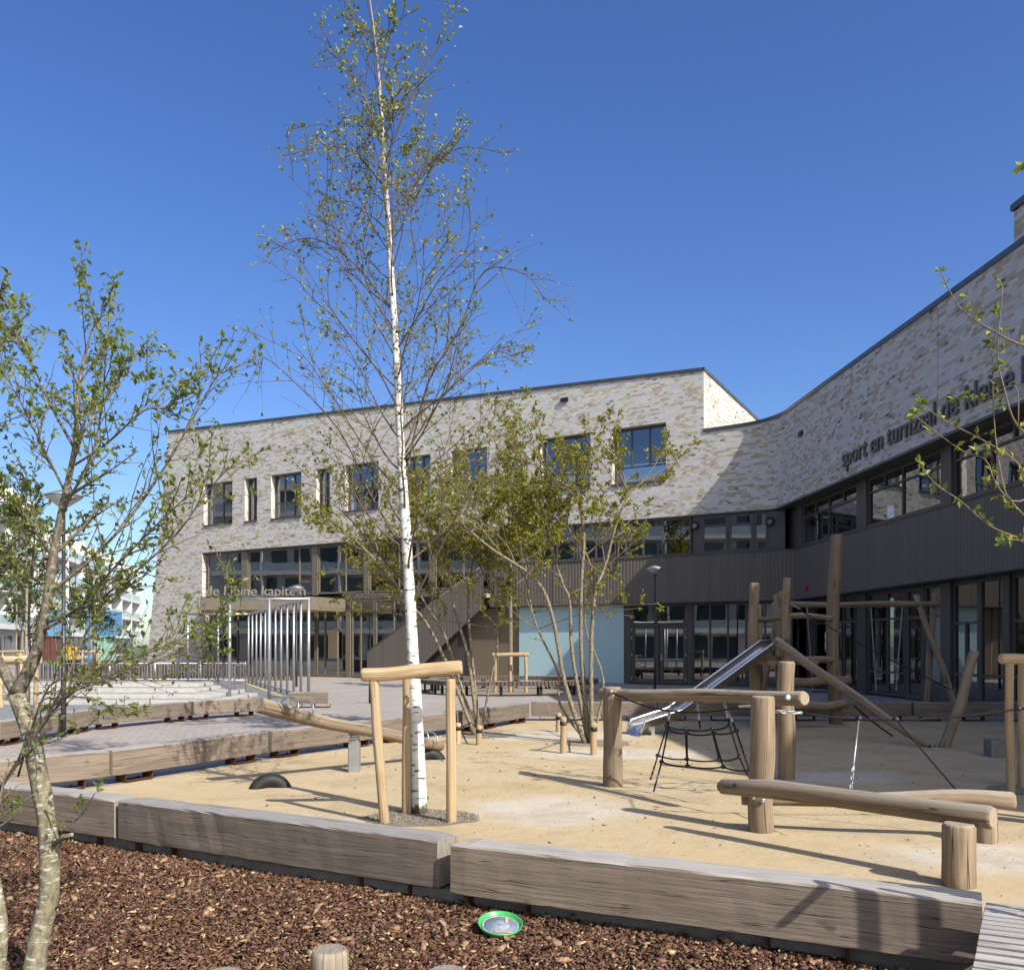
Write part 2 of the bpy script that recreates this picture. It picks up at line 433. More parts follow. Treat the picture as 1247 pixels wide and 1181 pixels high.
def m_sand():
    n = N('resin_bound_gravel'); co = n.coord('Object')
    f = n.noise(co, 260, 2, .7); c = n.ramp(f, [(.3, (.265, .19, .10)), (.5, (.455, .355, .21)), (.7, (.66, .55, .375))])
    b = n.noise(co, .55, 4); c = n.mix(n.ramp(b, [(.35, (0, 0, 0)), (.72, (.55, .55, .55))]), c, (.50, .42, .30))
    b2 = n.noise(co, 2.3, 4); c = n.mix(n.ramp(b2, [(.5, (0, 0, 0)), (.8, (.35, .35, .35))]), c, (.30, .21, .11))
    # worn pale patches of loose grit
    pn = n.noise(co, 1.7, 5, .6)
    mask = None
    for (x, y, rx, ry) in ((.42, 9.0, .95, .95), (3.9, 6.9, 1.5, .55), (-2.4, 8.35, 1.4, .45), (1.6, 13.6, 1.6, .8), (.6, 16.4, 2.0, 1.1), (4.0, 11.2, .9, .6)):
        d = n.node('ShaderNodeVectorMath', operation='LENGTH')
        n.l(n.mapping(co, (1 / rx, 1 / ry, 0), (-x / rx, -y / ry, 0)), d.inputs[0])
        v = n.math('SUBTRACT', n.math('MULTIPLY_ADD', pn, .9, .62), d.outputs['Value'])
        mask = v if mask is None else n.math('MAXIMUM', mask, v)
    g = n.noise(co, 170, 2, .7); gc = n.ramp(g, [(.3, (.34, .30, .25)), (.5, (.54, .50, .44)), (.7, (.66, .63, .57))])
    c = n.mix(n.ramp(mask, [(.02, (0, 0, 0)), (.5, (.72, .72, .72))]), c, gc)
    sp = n.noise(co, 26, 2); c = n.mix(n.ramp(sp, [(.76, (0, 0, 0)), (.79, (.7, .7, .7))]), c, (.16, .11, .06))
    sc_ = n.noise(co, 5.5, 5, .6); dirt = n.noise(co, .9, 6, .7)
    c = n.mix(n.ramp(dirt, [(.50, (0, 0, 0)), (.62, (.30, .30, .30))]), c, (.27, .20, .125))
    return n.fin(c, .95, n.bump(f, .6, .006, n.bump(sc_, .45, .035)), spec=.15)

def m_paving():
    n = N('concrete_paving'); co = n.coord('Object')
    br = n.node('ShaderNodeTexBrick'); n.l(n.mapping(co, (1, 1, 1), rot=(0, 0, R(28))), br.inputs['Vector'])
    br.inputs['Scale'].default_value = 1.0; br.inputs['Brick Width'].default_value = .21; br.inputs['Row Height'].default_value = .105
    br.inputs['Mortar Size'].default_value = .007; br.inputs['Color1'].default_value = (.305, .27, .245, 1); br.inputs['Color2'].default_value = (.38, .345, .315, 1)
    br.inputs['Mortar'].default_value = (.15, .135, .12, 1)
    f = n.noise(co, .5, 5); c = n.mix(n.ramp(f, [(.3, (.0, .0, .0)), (.75, (.5, .5, .5))]), br.outputs['Color'], (.42, .39, .36))
    f2 = n.noise(co, 60, 3); c = n.mix(.3, c, n.ramp(f2, [(.3, (.6, .6, .6)), (.7, (1, 1, 1))]), 'MULTIPLY')
    return n.fin(c, .9, n.bump(br.outputs['Fac'], -.3, .004), spec=.2)

def m_chip():
    n = N('bark_chip'); ge = n.node('ShaderNodeNewGeometry')
    c = n.ramp(ge.outputs['Random Per Island'], [(0, (.030, .016, .010)), (.20, (.08, .038, .022)), (.45, (.135, .068, .040)), (.72, (.185, .10, .062)), (.87, (.225, .14, .095)), (.92, (.25, .14, .085)), (.962, (.20, .10, .06)), (.975, (.50, .36, .19)), (1, (.55, .42, .24))])
    co = n.coord('Object'); f = n.noise(co, 90, 3)
    c = n.mix(.55, c, n.ramp(f, [(.3, (.45, .45, .45)), (.7, (1.1, 1.1, 1.1))]), 'MULTIPLY')
    return n.fin(c, .85, n.bump(f, .5, .004), spec=.25)

def m_soil(name, a, b):
    n = N(name); co = n.coord('Object'); f = n.noise(co, 70, 4, .7)
    return n.fin(n.ramp(f, [(.3, a), (.7, b)]), .95, n.bump(f, .8, .012), spec=.1)

BRICK = m_brick()
TIMBER = m_wood('weathered_timber', (.160, .127, .100), (.232, .189, .153), (.30, .255, .214), grey=(.40, .385, .37), gl=(2.6, 58, 1), crack=.9)
LOG = m_wood('debarked_log', (.155, .116, .078), (.275, .212, .145), (.37, .295, .215), grey=(.37, .325, .275), gl=(1.8, 30, 1), flip=True, crack=1.0)
STAKE = m_wood('fresh_stake', (.36, .25, .135), (.50, .375, .225), (.60, .475, .31), gl=(1.5, 36, 1), flip=True, crack=.4)
END = m_endgrain('log_end_grain', (.38, .31, .225)); END_G = m_endgrain('grey_end_grain', (.30, .265, .225)); END_F = m_endgrain('fresh_end_grain', (.60, .48, .31))
GLASS = m_glass()
FRAME = m_plain('bronze_frame', (.075, .068, .062), .45, 0, 3, .1)
FRAME_L = m_plain('olive_frame', (.16, .135, .10), .5, 0, 3, .1)
CLAD = m_ribbed('ribbed_cladding', (.122, .106, .088))
CAP = m_plain('roof_edge_zinc', (.075, .08, .085), .4, .3, 2, .15)
STEEL = m_plain('galvanised_steel', (.43, .44, .45), .46, .85, 8, .12)
STAIN = m_plain('stainless_steel', (.62, .62, .62), .28, .95, 5, .08)
BLACKM = m_plain('black_metal', (.02, .021, .024), .45, .2, 5, .2)
POLE = m_plain('graphite_pole', (.035, .04, .048), .4, .2, 5, .2)
ROPE = m_plain('black_rope', (.014, .014, .016), .8, 0, 120, .6, .2, .6)
RUST = m_plain('rusted_steel', (.095, .040, .022), .85, .15, 14, .5, .2, .5)
CONC = m_plain('pale_concrete', (.40, .395, .37), .9, 0, 5, .14, .2, .3)
KERB = m_plain('kerb_concrete', (.19, .185, .175), .95, 0, 9, .2, .2, .4)
TYRE = m_plain('rubber_tyre', (.018, .018, .019), .6, 0, 12, .3, .4, .3)
BLUE = m_plain('pale_blue_panel', (.36, .52, .55), .45, 0, .6, .05)
OLIVE = m_plain('olive_panel', (.155, .125, .085), .5, 0, 1.0, .06)
SOFFIT = m_plain('wood_soffit', (.42, .25, .12), .7, 0, 4, .2)
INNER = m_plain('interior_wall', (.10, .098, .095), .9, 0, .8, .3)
CURT = m_plain('curtain_cloth', (.40, .41, .39), .9, 0, 3, .1)
TEAL = m_plain('teal_blind', (.33, .45, .42), .8, 0, 2, .08)
LETTER = m_plain('grey_lettering', (.12, .115, .11), .5, .3, 4, .1)
LETTER_L = m_plain('bronze_lettering', (.26, .235, .195), .5, .3, 4, .1)
WHITE = m_plain('white_render', (.60, .60, .59), .8, 0, .5, .05)
SAND = m_sand(); PAVE = m_paving(); CHIP = m_chip()
SOIL = m_soil('mulch_soil', (.018, .010, .007), (.075, .038, .024))
PIT = m_soil('dark_grit', (.14, .12, .09), (.34, .30, .24))
GREEN = m_plain('green_rim_plastic', (.05, .33, .085), .35, 0, 4, .1)
DISC = m_plain('blue_grey_disc', (.17, .20, .27), .55, 0, 9, .2)
RED = m_plain('red_plastic', (.5, .03, .02), .4)
LENS = m_plain('opal_lamp_glass', (.40, .42, .43), .2, 0, 3, .05)
BIRCH = m_birch()
ALDER_BARK = m_bark('alder_bark', (.095, .085, .05), (.27, .24, .16), (.42, .405, .36), 20, 12)
MAPLE_BARK = m_bark('maple_bark', (.085, .068, .048), (.33, .275, .195), (.075, .065, .05), 26, 7)
TWIG = m_bark('brown_twig', (.07, .048, .035), (.16, .115, .08), None, 30, 4)
TWIG_L = m_bark('tan_twig', (.10, .08, .05), (.25, .205, .14), None, 30, 4)
ALDER_TWIG = m_bark('alder_limb_bark', (.05, .04, .03), (.20, .17, .125), (.26, .235, .19), 26, 11)
LEAF_BIRCH = m_leaf('birch_leaf', [(0, (.10, .14, .035)), (.4, (.17, .22, .07)), (.75, (.26, .30, .12)), (1, (.36, .38, .19))], .45)
LEAF_ALDER = m_leaf('alder_leaf', [(0, (.08, .12, .025)), (.4, (.16, .215, .045)), (.8, (.25, .30, .08)), (1, (.36, .38, .15))], .58)
LEAF_MAPLE = m_leaf('maple_leaf', [(0, (.105, .115, .018)), (.4, (.205, .205, .034)), (.8, (.305, .295, .06)), (1, (.42, .40, .12))], .58)
LEAF_FAR = m_leaf('far_leaf', [(0, (.03, .06, .015)), (.5, (.06, .11, .03)), (1, (.12, .17, .05))], .3)

# ------------------------------------------------------------------ ground
def structure(name, mb, mat):
    return tag(mb.build(name, mat), kind='structure')
mb = MB(); mb.sheet([(-600, -120), (600, -120), (600, 1500), (-600, 1500)], -.008)
structure('ground', mb, m_soil('distant_ground', (.10, .10, .085), (.17, .16, .14)))
mb = MB(); mb.sheet([(-70, -20), (40, -20), (40, 75), (-70, 75)], -.004)
structure('paving', mb, PAVE)
# joints of the timber edging: front (F), middle (M), court edge (B), right-hand row (W)
ZT, ZB, BD = .40, .10, .25
def K(px, py): return G(px, py, ZT).xy.to_3d()
fF = [(K(139, 974.5) + Vector((-2.64, 1.41, 0)), K(139, 974.5)), (K(143, 975), K(533, 1023.5)), (K(547, 1028), K(1198, 1100))]
fM = [(K(134, 914) + Vector((-1.9, -2.2, 0)), K(134, 914)), (K(137, 913.6), K(327, 890.2)), (K(331, 889.8), K(459, 876.6)),
      (K(462, 876.3), K(587, 863.2)), (K(590, 862.9), K(645, 855.6))]
y0 = 19.5
fW = [(Vector((.40, y0 + .10, 0)), Vector((3.05, y0 + .05, 0))), (Vector((3.1, y0 + .05, 0)), Vector((5.8, y0, 0))), (Vector((5.85, y0, 0)), Vector((8.45, y0 - .05, 0))), (Vector((8.5, y0 - .05, 0)), Vector((11.1, y0 - .1, 0)))]
fB = [(K(0, 878) + Vector((-.1, -2.0, 0)), K(0, 878.3)), (K(1.5, 878), K(118, 863.2)), (K(121, 863), K(233, 854.2)), (K(236, 854), K(312, 849.8)), (Vector((-5.72, 23.6, 0)), Vector((-4.75, 23.75, 0)))]
sand_poly = [(-5.9, 8.75)] + [tuple(p.xy) for p in (fF[0][1], fF[1][1], fF[2][1])] + [(5.2, 2.95), (9.0, 2.0), (12.4, 2.0), (12.4, y0 + .05)] + \
            [(.35, y0 + .15)] + [tuple(p.xy) for p in (fM[4][0], fM[3][0], fM[2][0], fM[1][0])]
def off(poly, d): return poly
mb = MB(); mb.sheet(sand_poly, 0.0); structure('play_surface', mb, SAND)
mulch_poly = [(-9, 9.6), (-9, 0.5), (4.5, .5), (5.6, 2.35)] + [tuple((p + Vector((.02, .03, 0))).xy) for p in (fF[2][1], fF[2][0], fF[1][0], fF[0][0])]
mb = MB(); mb.sheet(mulch_poly, 0.0); structure('mulch_ground', mb, SOIL)
court = [(-30, 40.6), (-30, 22), (fB[3][0].x - 1.4, fB[3][0].y), (fB[3][1].x, fB[3][1].y), (-5.8, 24), (-5.6, 27), (-11.2, 40.6)]
mb = MB(); mb.sheet(list(reversed(court)), 0.0); structure('court_floor', mb, m_plain('court_asphalt', (.20, .205, .215), .9, 0, 4, .12, .2, .2))
YEL = m_plain('yellow_line_paint', (.62, .48, .12), .7, 0, 8, .15)
mb = MB(); mb.sheet([(-6.5, 27), (-6.38, 27), (-11.6, 40), (-11.74, 40)], .004); structure('court_line_marking', mb, YEL)
# kerb strips under the timber edging
def strip(name, segs, w0, w1, z):
    mb = MB()
    for a, b in segs:
        d = (b - a).normalized(); n = Vector((-d.y, d.x, 0))
        if n.y < 0: n = -n
        mb.prism([tuple((a - n * w0).xy), tuple((b - n * w0).xy), tuple((b + n * w1).xy), tuple((a + n * w1).xy)] if d.x > 0 else
                 [tuple((b - n * w0).xy), tuple((a - n * w0).xy), tuple((a + n * w1).xy), tuple((b + n * w1).xy)], -.02, z)
    structure(name, mb, KERB)
fx = [(fF[0][0], fF[0][1].lerp(fF[1][0], .5)), (fF[0][1].lerp(fF[1][0], .5) + Vector((.003, 0, 0)), fF[1][1].lerp(fF[2][0], .5)), (fF[1][1].lerp(fF[2][0], .5) + Vector((.003, 0, 0)), fF[2][1] + Vector((2.6, -1.28, 0)))]
strip('kerb_under_front_edging', fx, -.10, .32, .085)

# ------------------------------------------------------------------ the school building
CA = Vector((10.01, 35.0, 0))
dA = Vector((-.8538, .5206, 0)); iA = Vector((.5206, .8538, 0))
dB = Vector((.0548, -.9985, 0)); iB = Vector((.9985, .0548, 0))
UPZ = Vector((0, 0, 1))
class Wing:
    def __init__(s, d, i): s.d = d; s.i = i
    def at(s, t, z, off=0.0): return CA + s.d * t - s.i * off + UPZ * z       # off > 0: towards the yard
    def s(s, px, off=0.0):
        q = (px - 623.5) / F; o = CA - s.i * off
        return (o.x - q * o.y) / (q * s.d.y - s.d.x)
    def z(s, px, py, off=0.0): return EYE + (HZ - py) / F * s.at(s.s(px, off), 0, off).y
A = Wing(dA, iA); B = Wing(dB, iB)
SCH = thing('school_building', CA + Vector((0, 0, 0)), 'long pale brick school with dark cladding band, wrapping round the playground in two wings', 'school')

s857 = A.s(857); s205 = A.s(205); s246 = A.s(246); s178 = A.s(178)
Z1 = 6.82      # underside of the brick
zt857, zt205 = 12.54, 13.95
def ztop(s): return zt857 + (zt205 - zt857) * (s - s857) / (s205 - s857)
wins = [(248, 283), (298, 313), (330, 367), (385, 402), (420, 461), (487, 524), (549, 593), (615, 635), (658, 719), (745, 811)]
WZ0, WZ1 = 8.30, 10.66
holes = [(A.s(b), A.s(a), WZ0, WZ1) for a, b in wins]      # s grows to the left
# --- upper block of wing A with window holes
mb = MB()
ss = sorted(set([s857, s246, s205] + [h[0] for h in holes] + [h[1] for h in holes]))
zs = [0, Z1, WZ0, WZ1, 'top']
def zz(k, s): return ztop(s) if k == 'top' else k
def sl(s, z):   # the far end leans outwards towards the foot
    return s205 + (s178 - s205) * (1 - z / ztop(s205)) if s == s205 else s
for i in range(len(ss) - 1):
    for j in range(4):
        a, b = ss[i], ss[i + 1]
        if j == 0 and b <= s246 + 1e-6: continue
        if j == 2 and any(abs(h[0] - a) < 1e-6 and abs(h[1] - b) < 1e-6 for h in holes): continue
        za, zb = zz(zs[j], a), zz(zs[j], b); zc, zd = zz(zs[j + 1], b), zz(zs[j + 1], a)
        q = [(b, zb), (a, za), (a, zd), (b, zc)]
        q = [(sl(s, z), z) for s, z in q]
        mb.quad(*[A.at(s, z) for s, z in q], uv=[(-s + 60, z) for s, z in q])
RV = .34
for (a, b, z0, z1) in holes:
    for (p, q) in (((a, z0), (a, z1)), ((b, z1), (b, z0)), ((a, z1), (b, z1)), ((b, z0), (a, z0))):
        mb.quad(A.at(*p), A.at(*q), A.at(*q, -RV), A.at(*p, -RV), uv=[(p[1], 0), (q[1], 0), (q[1], RV), (p[1], RV)] if p[0] == q[0] else [(p[0], 0), (q[0], 0), (q[0], RV), (p[0], RV)])
# brick reveal at the left end of the lower openings
mb.quad(A.at(s246, 0), A.at(s246, Z1), A.at(s246, Z1, -.5), A.at(s246, 0, -.5), uv=[(0, 0), (0, Z1), (.5, Z1), (.5, 0)])
# side wall of the tall block and its hidden faces
DP = 13.0
zl = 12.0
q = [(0, 9.6), (DP, 9.6), (DP, zl - .3), (0, zt857)]
mb.quad(*[A.at(s857, z, -o) for o, z in q], uv=[(o, z) for o, z in q])
q = [(0, 0), (DP, 0), (DP, zt205), (0, zt205)]
mb.quad(A.at(s178, 0), A.at(s205, zt205), A.at(s205, zt205, -DP), A.at(s178, 0, -DP), uv=[(0, 0), (0, 14), (DP, 14), (DP, 0)])
mb.build('brick_wall', BRICK, SCH)
# --- low part of wing A, the curved inner corner and wing B, one continuous brick face
sBend = B.s(1235); zTower = EYE + (HZ - 244) / F * B.at(sBend, 0).y
sEnd = 33.5
def ztopL(sig):       # sig: running coordinate, negative on wing A, positive on wing B
    return 10.10 + .08 * min(1, max(0, (sig + s857) / (s857 + 2)))
def brick_pt(sig, f):
    """f 0 at the underside, 1 at the top; the fillet opens towards the top"""
    z = Z1 + (ztopL(sig) - Z1) * f
    T = max(.02, 1.5 * f)
    if sig <= -T: p = A.at(-sig, z)
    elif sig >= T: p = B.at(sig, z)
    else:
        t = (sig + T) / (2 * T)
        p = A.at(T, 0) * (1 - t) ** 2 + CA * (2 * t * (1 - t)) + B.at(T, 0) * t * t + UPZ * z
    return p, z
sig = [-s857, -4.5, -3.2, -2.7] + [-2.3 + .2 * k for k in range(24)] + [2.8, 3.6, 4.5, 5.5, 7, 9, 12, 15, sBend, 20, 26, sEnd]
sig = sorted(set(x for x in sig if x >= -s857))
mb = MB(); NF = 14
grid = [[brick_pt(s, k / NF) for k in range(NF + 1)] for s in sig]
base = len(mb.v)
for colm in grid:
    for p, z in colm: mb.v.append(tuple(p))
for i in range(len(sig) - 1):
    for k in range(NF):
        a = base + i * (NF + 1) + k; b = base + (i + 1) * (NF + 1) + k
        mb.face((a, b, b + 1, a + 1), [(60 + sig[i], grid[i][k][1]), (60 + sig[i + 1], grid[i + 1][k][1]), (60 + sig[i + 1], grid[i + 1][k + 1][1]), (60 + sig[i], grid[i][k + 1][1])], 0, True)
# gable end of wing B towards the street and its underside
def bq(a, b, c, d): mb.quad(a, b, c, d, uv=[(0, a.z), (14, b.z), (14, c.z), (0, d.z)])
bq(B.at(sEnd, 0, -.7), B.at(sEnd, 0, -14), B.at(sEnd, 10.67, -14), B.at(sEnd, 10.67, -.7))
mb.build('brick_wall', BRICK, SCH)
# stair tower rising above wing B
mb = MB()
t0, t1 = sBend, sBend + 3.2
zT = zTower - .2
zb_ = ztopL(30)
mb.quad(B.at(t0, zb_, .003), B.at(t1, zb_, .003), B.at(t1, zT, .003), B.at(t0, zT, .003), uv=[(60 + t0, zb_), (60 + t1, zb_), (60 + t1, zT), (60 + t0, zT)])
mb.quad(B.at(t0, zb_ - .1, -4), B.at(t0, zb_ - .1, .003), B.at(t0, zT, .003), B.at(t0, zT, -4), uv=[(0, zb_), (4, zb_), (4, zT), (0, zT)])
mb.quad(B.at(t1, zb_ - .1, .003), B.at(t1, zb_ - .1, -4), B.at(t1, zT, -4), B.at(t1, zT, .003), uv=[(0, zb_), (4, zb_), (4, zT), (0, zT)])
mb.quad(B.at(t1, zb_ - .1, -4), B.at(t0, zb_ - .1, -4), B.at(t0, zT, -4), B.at(t1, zT, -4), uv=[(0, zb_), (4, zb_), (4, zT), (0, zT)])
tw = mb.build('stair_tower', BRICK, SCH)
# roof edge caps
mb = MB()
def cap_run(pts, outs, h=.085, wd=.32, lip=.04):
    for k in range(len(pts) - 1):
        a, b = pts[k], pts[k + 1]; oa, ob = outs[k], outs[k + 1]
        A0, B0 = a - oa * lip, b - ob * lip; A1, B1 = a + oa * wd, b + ob * wd
        up = UPZ * h; dn = UPZ * -.05
        mb.quad(A0 + dn, B0 + dn, B0 + up, A0 + up); mb.quad(A0 + up, B0 + up, B1 + up, A1 + up)
        mb.quad(A1 + up, B1 + up, B1 + dn, A1 + dn); mb.quad(B0 + dn, A0 + dn, A1 + dn, B1 + dn)
cap_run([A.at(s205, zt205), A.at(s857, zt857)], [iA, iA])
cap_run([A.at(s857, zt857, .04), A.at(s857, zl - .3, -DP)], [dA, dA])
cap_run([g[NF][0] for g in grid], [iA if s < -2.2 else (iB if s > 2.2 else (iA + (iB - iA) * ((s + 2.3) / 4.6)).normalized()) for s in sig])
cap_run([B.at(t0, zT, .05), B.at(t1, zT, .05)], [iB, iB])
cap_run([B.at(t0, zT, .05), B.at(t0, zT, -4)], [-dB * .9, -dB * .9], lip=.05, wd=-.25)
mb.build('roof_edge', CAP, SCH)
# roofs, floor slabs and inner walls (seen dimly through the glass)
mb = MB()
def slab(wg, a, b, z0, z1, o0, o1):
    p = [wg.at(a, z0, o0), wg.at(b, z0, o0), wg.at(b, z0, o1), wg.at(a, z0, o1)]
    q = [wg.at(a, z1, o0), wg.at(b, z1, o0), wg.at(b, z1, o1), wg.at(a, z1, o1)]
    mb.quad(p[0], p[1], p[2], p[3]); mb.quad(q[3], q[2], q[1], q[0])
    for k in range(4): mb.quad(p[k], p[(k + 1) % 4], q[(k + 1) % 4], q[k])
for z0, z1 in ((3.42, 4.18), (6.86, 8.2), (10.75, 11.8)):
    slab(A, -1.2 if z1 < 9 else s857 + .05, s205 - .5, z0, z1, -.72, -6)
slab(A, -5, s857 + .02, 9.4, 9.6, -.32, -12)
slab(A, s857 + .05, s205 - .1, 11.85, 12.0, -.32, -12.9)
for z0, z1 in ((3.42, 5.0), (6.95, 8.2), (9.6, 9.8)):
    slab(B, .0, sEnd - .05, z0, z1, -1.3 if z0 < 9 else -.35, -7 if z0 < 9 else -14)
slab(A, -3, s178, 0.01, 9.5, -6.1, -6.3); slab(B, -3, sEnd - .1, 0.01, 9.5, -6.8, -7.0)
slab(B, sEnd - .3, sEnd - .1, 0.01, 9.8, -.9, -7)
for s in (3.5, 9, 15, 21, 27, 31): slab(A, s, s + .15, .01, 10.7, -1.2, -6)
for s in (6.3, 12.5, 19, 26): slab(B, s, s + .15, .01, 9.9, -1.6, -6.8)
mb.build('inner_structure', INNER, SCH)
# --- cladding bands
CBO = -.6
def ribbed(wg, a, b, z0, z1, o, par=SCH, name='cladding_band', pitch=.15, mat=CLAD, rd=.011):
    """vertical ribs, real relief; z0 and z1 may be functions of s"""
    mb = MB(); n = max(2, int(abs(b - a) / pitch)); st = (b - a) / n
    f0 = z0 if callable(z0) else (lambda s: z0); f1 = z1 if callable(z1) else (lambda s: z1)
    pts = []
    for k in range(n):
        s = a + st * k
        pts += [(s, o), (s + st * .62, o), (s + st * .70, o - rd), (s + st * .92, o - rd)]
    pts.append((b, o))
    i = len(mb.v)
    for s, oo in pts:
        mb.v.append(tuple(wg.at(s, f0(s), oo))); mb.v.append(tuple(wg.at(s, f1(s), oo)))
    for k in range(len(pts) - 1):
        j = i + k * 2; mb.face((j, j + 2, j + 3, j + 1), [(pts[k][0], 0), (pts[k + 1][0], 0), (pts[k + 1][0], 1), (pts[k][0], 1)])
    return mb.build(name, mat, par)
sCc = .6 / .824       # where the two cladding planes meet, measured along wing A beyond the brick corner
s600 = A.s(597)
ZC0, ZC1 = 3.36, 5.20
ribbed(A, -sCc + .002, s600, ZC0, ZC1, 0.0)
ribbed(B, .62 * sCc - .03, sEnd, ZC0, ZC1, CBO)
# coping, soffit and inner skin of the cladding band
mb = MB()
def bar(wg, a, b, z0, z1, o0, o1):
    c = (wg.at(a, (z0 + z1) / 2, (o0 + o1) / 2) + wg.at(b, (z0 + z1) / 2, (o0 + o1) / 2)) / 2
    mb.box(c, abs(b - a), abs(o1 - o0), z1 - z0, (wg.d, wg.i, UPZ))
bar(A, -sCc - .03, s600, ZC1 + .002, ZC1 + .05, .03, -.4); bar(B, .4, sEnd, ZC1 + .002, ZC1 + .05, CBO + .03, CBO - .35)
bar(A, -sCc - .1, s600, ZC0 - .04, ZC0 - .002, -.0, -.8); bar(B, .45, sEnd, ZC0 - .04, ZC0 - .002, CBO, CBO - 1.0)
bar(A, -1.0, s600, Z1 - .06, Z1 - .003, -.012, -.7); bar(B, -.2, sEnd, Z1 - .06, Z1 - .003, -.012, -1.3)
bar(A, s600, s246, Z1 - .06, Z1 - .003, -.012, -.7)
mb.build('coping', FRAME, SCH)

def window(wg, a, b, z0, z1, o, ver=(), hor=(), fw=.07, mat=None, part=True, name='window', skip=()):
    """one glazed opening: frame with its glass pane as a sub-part. ver, hor: fractions of mullions and transoms;
    hor entries may be (fraction, from, to)"""
    m = MB(); gl = MB(); W = b - a; H = z1 - z0
    sg = 1 if W > 0 else -1
    def fb(s0, s1, c0, c1, dep=.09, front=0.0):
        c = (wg.at(s0, (c0 + c1) / 2, o + front - dep / 2) + wg.at(s1, (c0 + c1) / 2, o + front - dep / 2)) / 2
        m.box(c, abs(s1 - s0), dep, c1 - c0, (wg.d, wg.i, UPZ))
    fb(a, b, z0, z0 + fw); fb(a, b, z1 - fw, z1)
    fb(a, a + sg * fw, z0 + fw, z1 - fw); fb(b - sg * fw, b, z0 + fw, z1 - fw)
    for v in ver:
        if not isinstance(v, (tuple, list)): v = (v, 0, 1)
        c = a + W * v[0]; fb(c - fw * .45, c + fw * .45, z0 + fw + v[1] * (H - 2 * fw), z1 - fw - (1 - v[2]) * (H - 2 * fw), .08, -.003)
    for h in hor:
        if not isinstance(h, (tuple, list)): h = (h, 0, 1)
        zc = z0 + H * h[0]; fb(a + W * h[1] + sg * fw * .5, a + W * h[2] - sg * fw * .5, zc - fw * .4, zc + fw * .4, .07, -.006)
    gl.quad(wg.at(a + sg * .02, z0 + .02, o - .05), wg.at(b - sg * .02, z0 + .02, o - .05), wg.at(b - sg * .02, z1 - .02, o - .05), wg.at(a + sg * .02, z1 - .02, o - .05))
    f = m.build(name, mat or FRAME, SCH, loc=wg.at((a + b) / 2, z0, o))
    gl.build('pane', GLASS, f)
    return f
def infill(wg, a, b, z0, z1, o, mat, name, par=SCH):
    m = MB(); c = (wg.at(a, (z0 + z1) / 2, o) + wg.at(b, (z0 + z1) / 2, o)) / 2
    m.box(c, abs(b - a), .06, z1 - z0, (wg.d, wg.i, UPZ)); return m.build(name, mat, par)
# upper windows of wing A
lay = {0: ([.55, ], [(.52, .55, 1)]), 1: ([.5], []), 2: ([.33, .66], [(.36, 0, 1)]), 3: ([.5], []), 4: ([.33, .7], [(.4, 0, 1)]), 5: ([.33, .66], [(.4, 0, 1)]),
       6: ([.33, .66], [(.4, 0, 1)]), 7: ([], [.4]), 8: ([.33, .66], [(.3, 0, 1)]), 9: ([(.32, .3, 1), (.66, .3, 1)], [(.3, 0, 1), (.36, .66, 1)])}
for k, (a, b, z0, z1) in enumerate(holes):
    window(A, b - .02, a + .02, z0 + .05, z1 - .02, -RV + .06, *lay[k])
mb = MB()
for (a, b, z0, z1) in holes: bar(A, a, b, z0 - .03, z0 + .045, .06, -RV + .02)
mb.build('window_sill', FRAME, SCH)
for k in (0, 2, 4, 8):   # curtains
    a, b, z0, z1 = holes[k]
    infill(A, b - .1, b - .1 - (b - a) * .25, z0, z1, -.75, CURT, 'curtain')
# band windows, wing A (from the tree gap to the corner)
W0 = -.10
for k, (x0, x1, ver, hor) in enumerate([(600, 655, [.5], []), (655, 700, [.5], []), (700, 750, [.5], []), (750, 842, [.12, .36, .62], []), ]):
    window(A, A.s(x0), A.s(x1) + .04, ZC1 + .06, Z1 - .07, W0, ver, hor)
infill(A, A.s(842.5), A.s(853), ZC1 + .06, Z1 - .07, W0 - .03, FRAME, 'wall_panel')
window(A, A.s(853), A.s(885.5), ZC1 + .06, Z1 - .07, W0, [], [.72], .10)
window(A, A.s(886), A.s(917), ZC1 + .06, Z1 - .07, W0, [], [.72], .10)
window(A, A.s(917.4), A.s(934), ZC1 + .06, Z1 - .07, W0, [], [], .08)
infill(A, A.s(934.5), -.35, ZC1 + .06, Z1 - .07, W0 - .03, FRAME, 'wall_panel')
# left half of wing A above the canopy
for x0, x1, ver in ((249, 291, [.55]), (299, 377, [.80]), (384, 440, [.6]), (446, 520, [.5]), (526, 597, [.5])):
    window(A, A.s(x0), A.s(x1), 4.25, Z1 - .07, -.22, ver, [(.28, .80, 1)] if x0 == 299 else [], .08, FRAME_L)
for x0, x1 in ((291.3, 298.7), (377.3, 383.7), (440.3, 445.7), (520.4, 525.6)): infill(A, A.s(x0), A.s(x1), 4.2, Z1 - .07, -.2, FRAME_L, 'mullion_post')
infill(A, A.s(386), A.s(425), 4.3, 5.3, -1.3, TEAL, 'curtain')
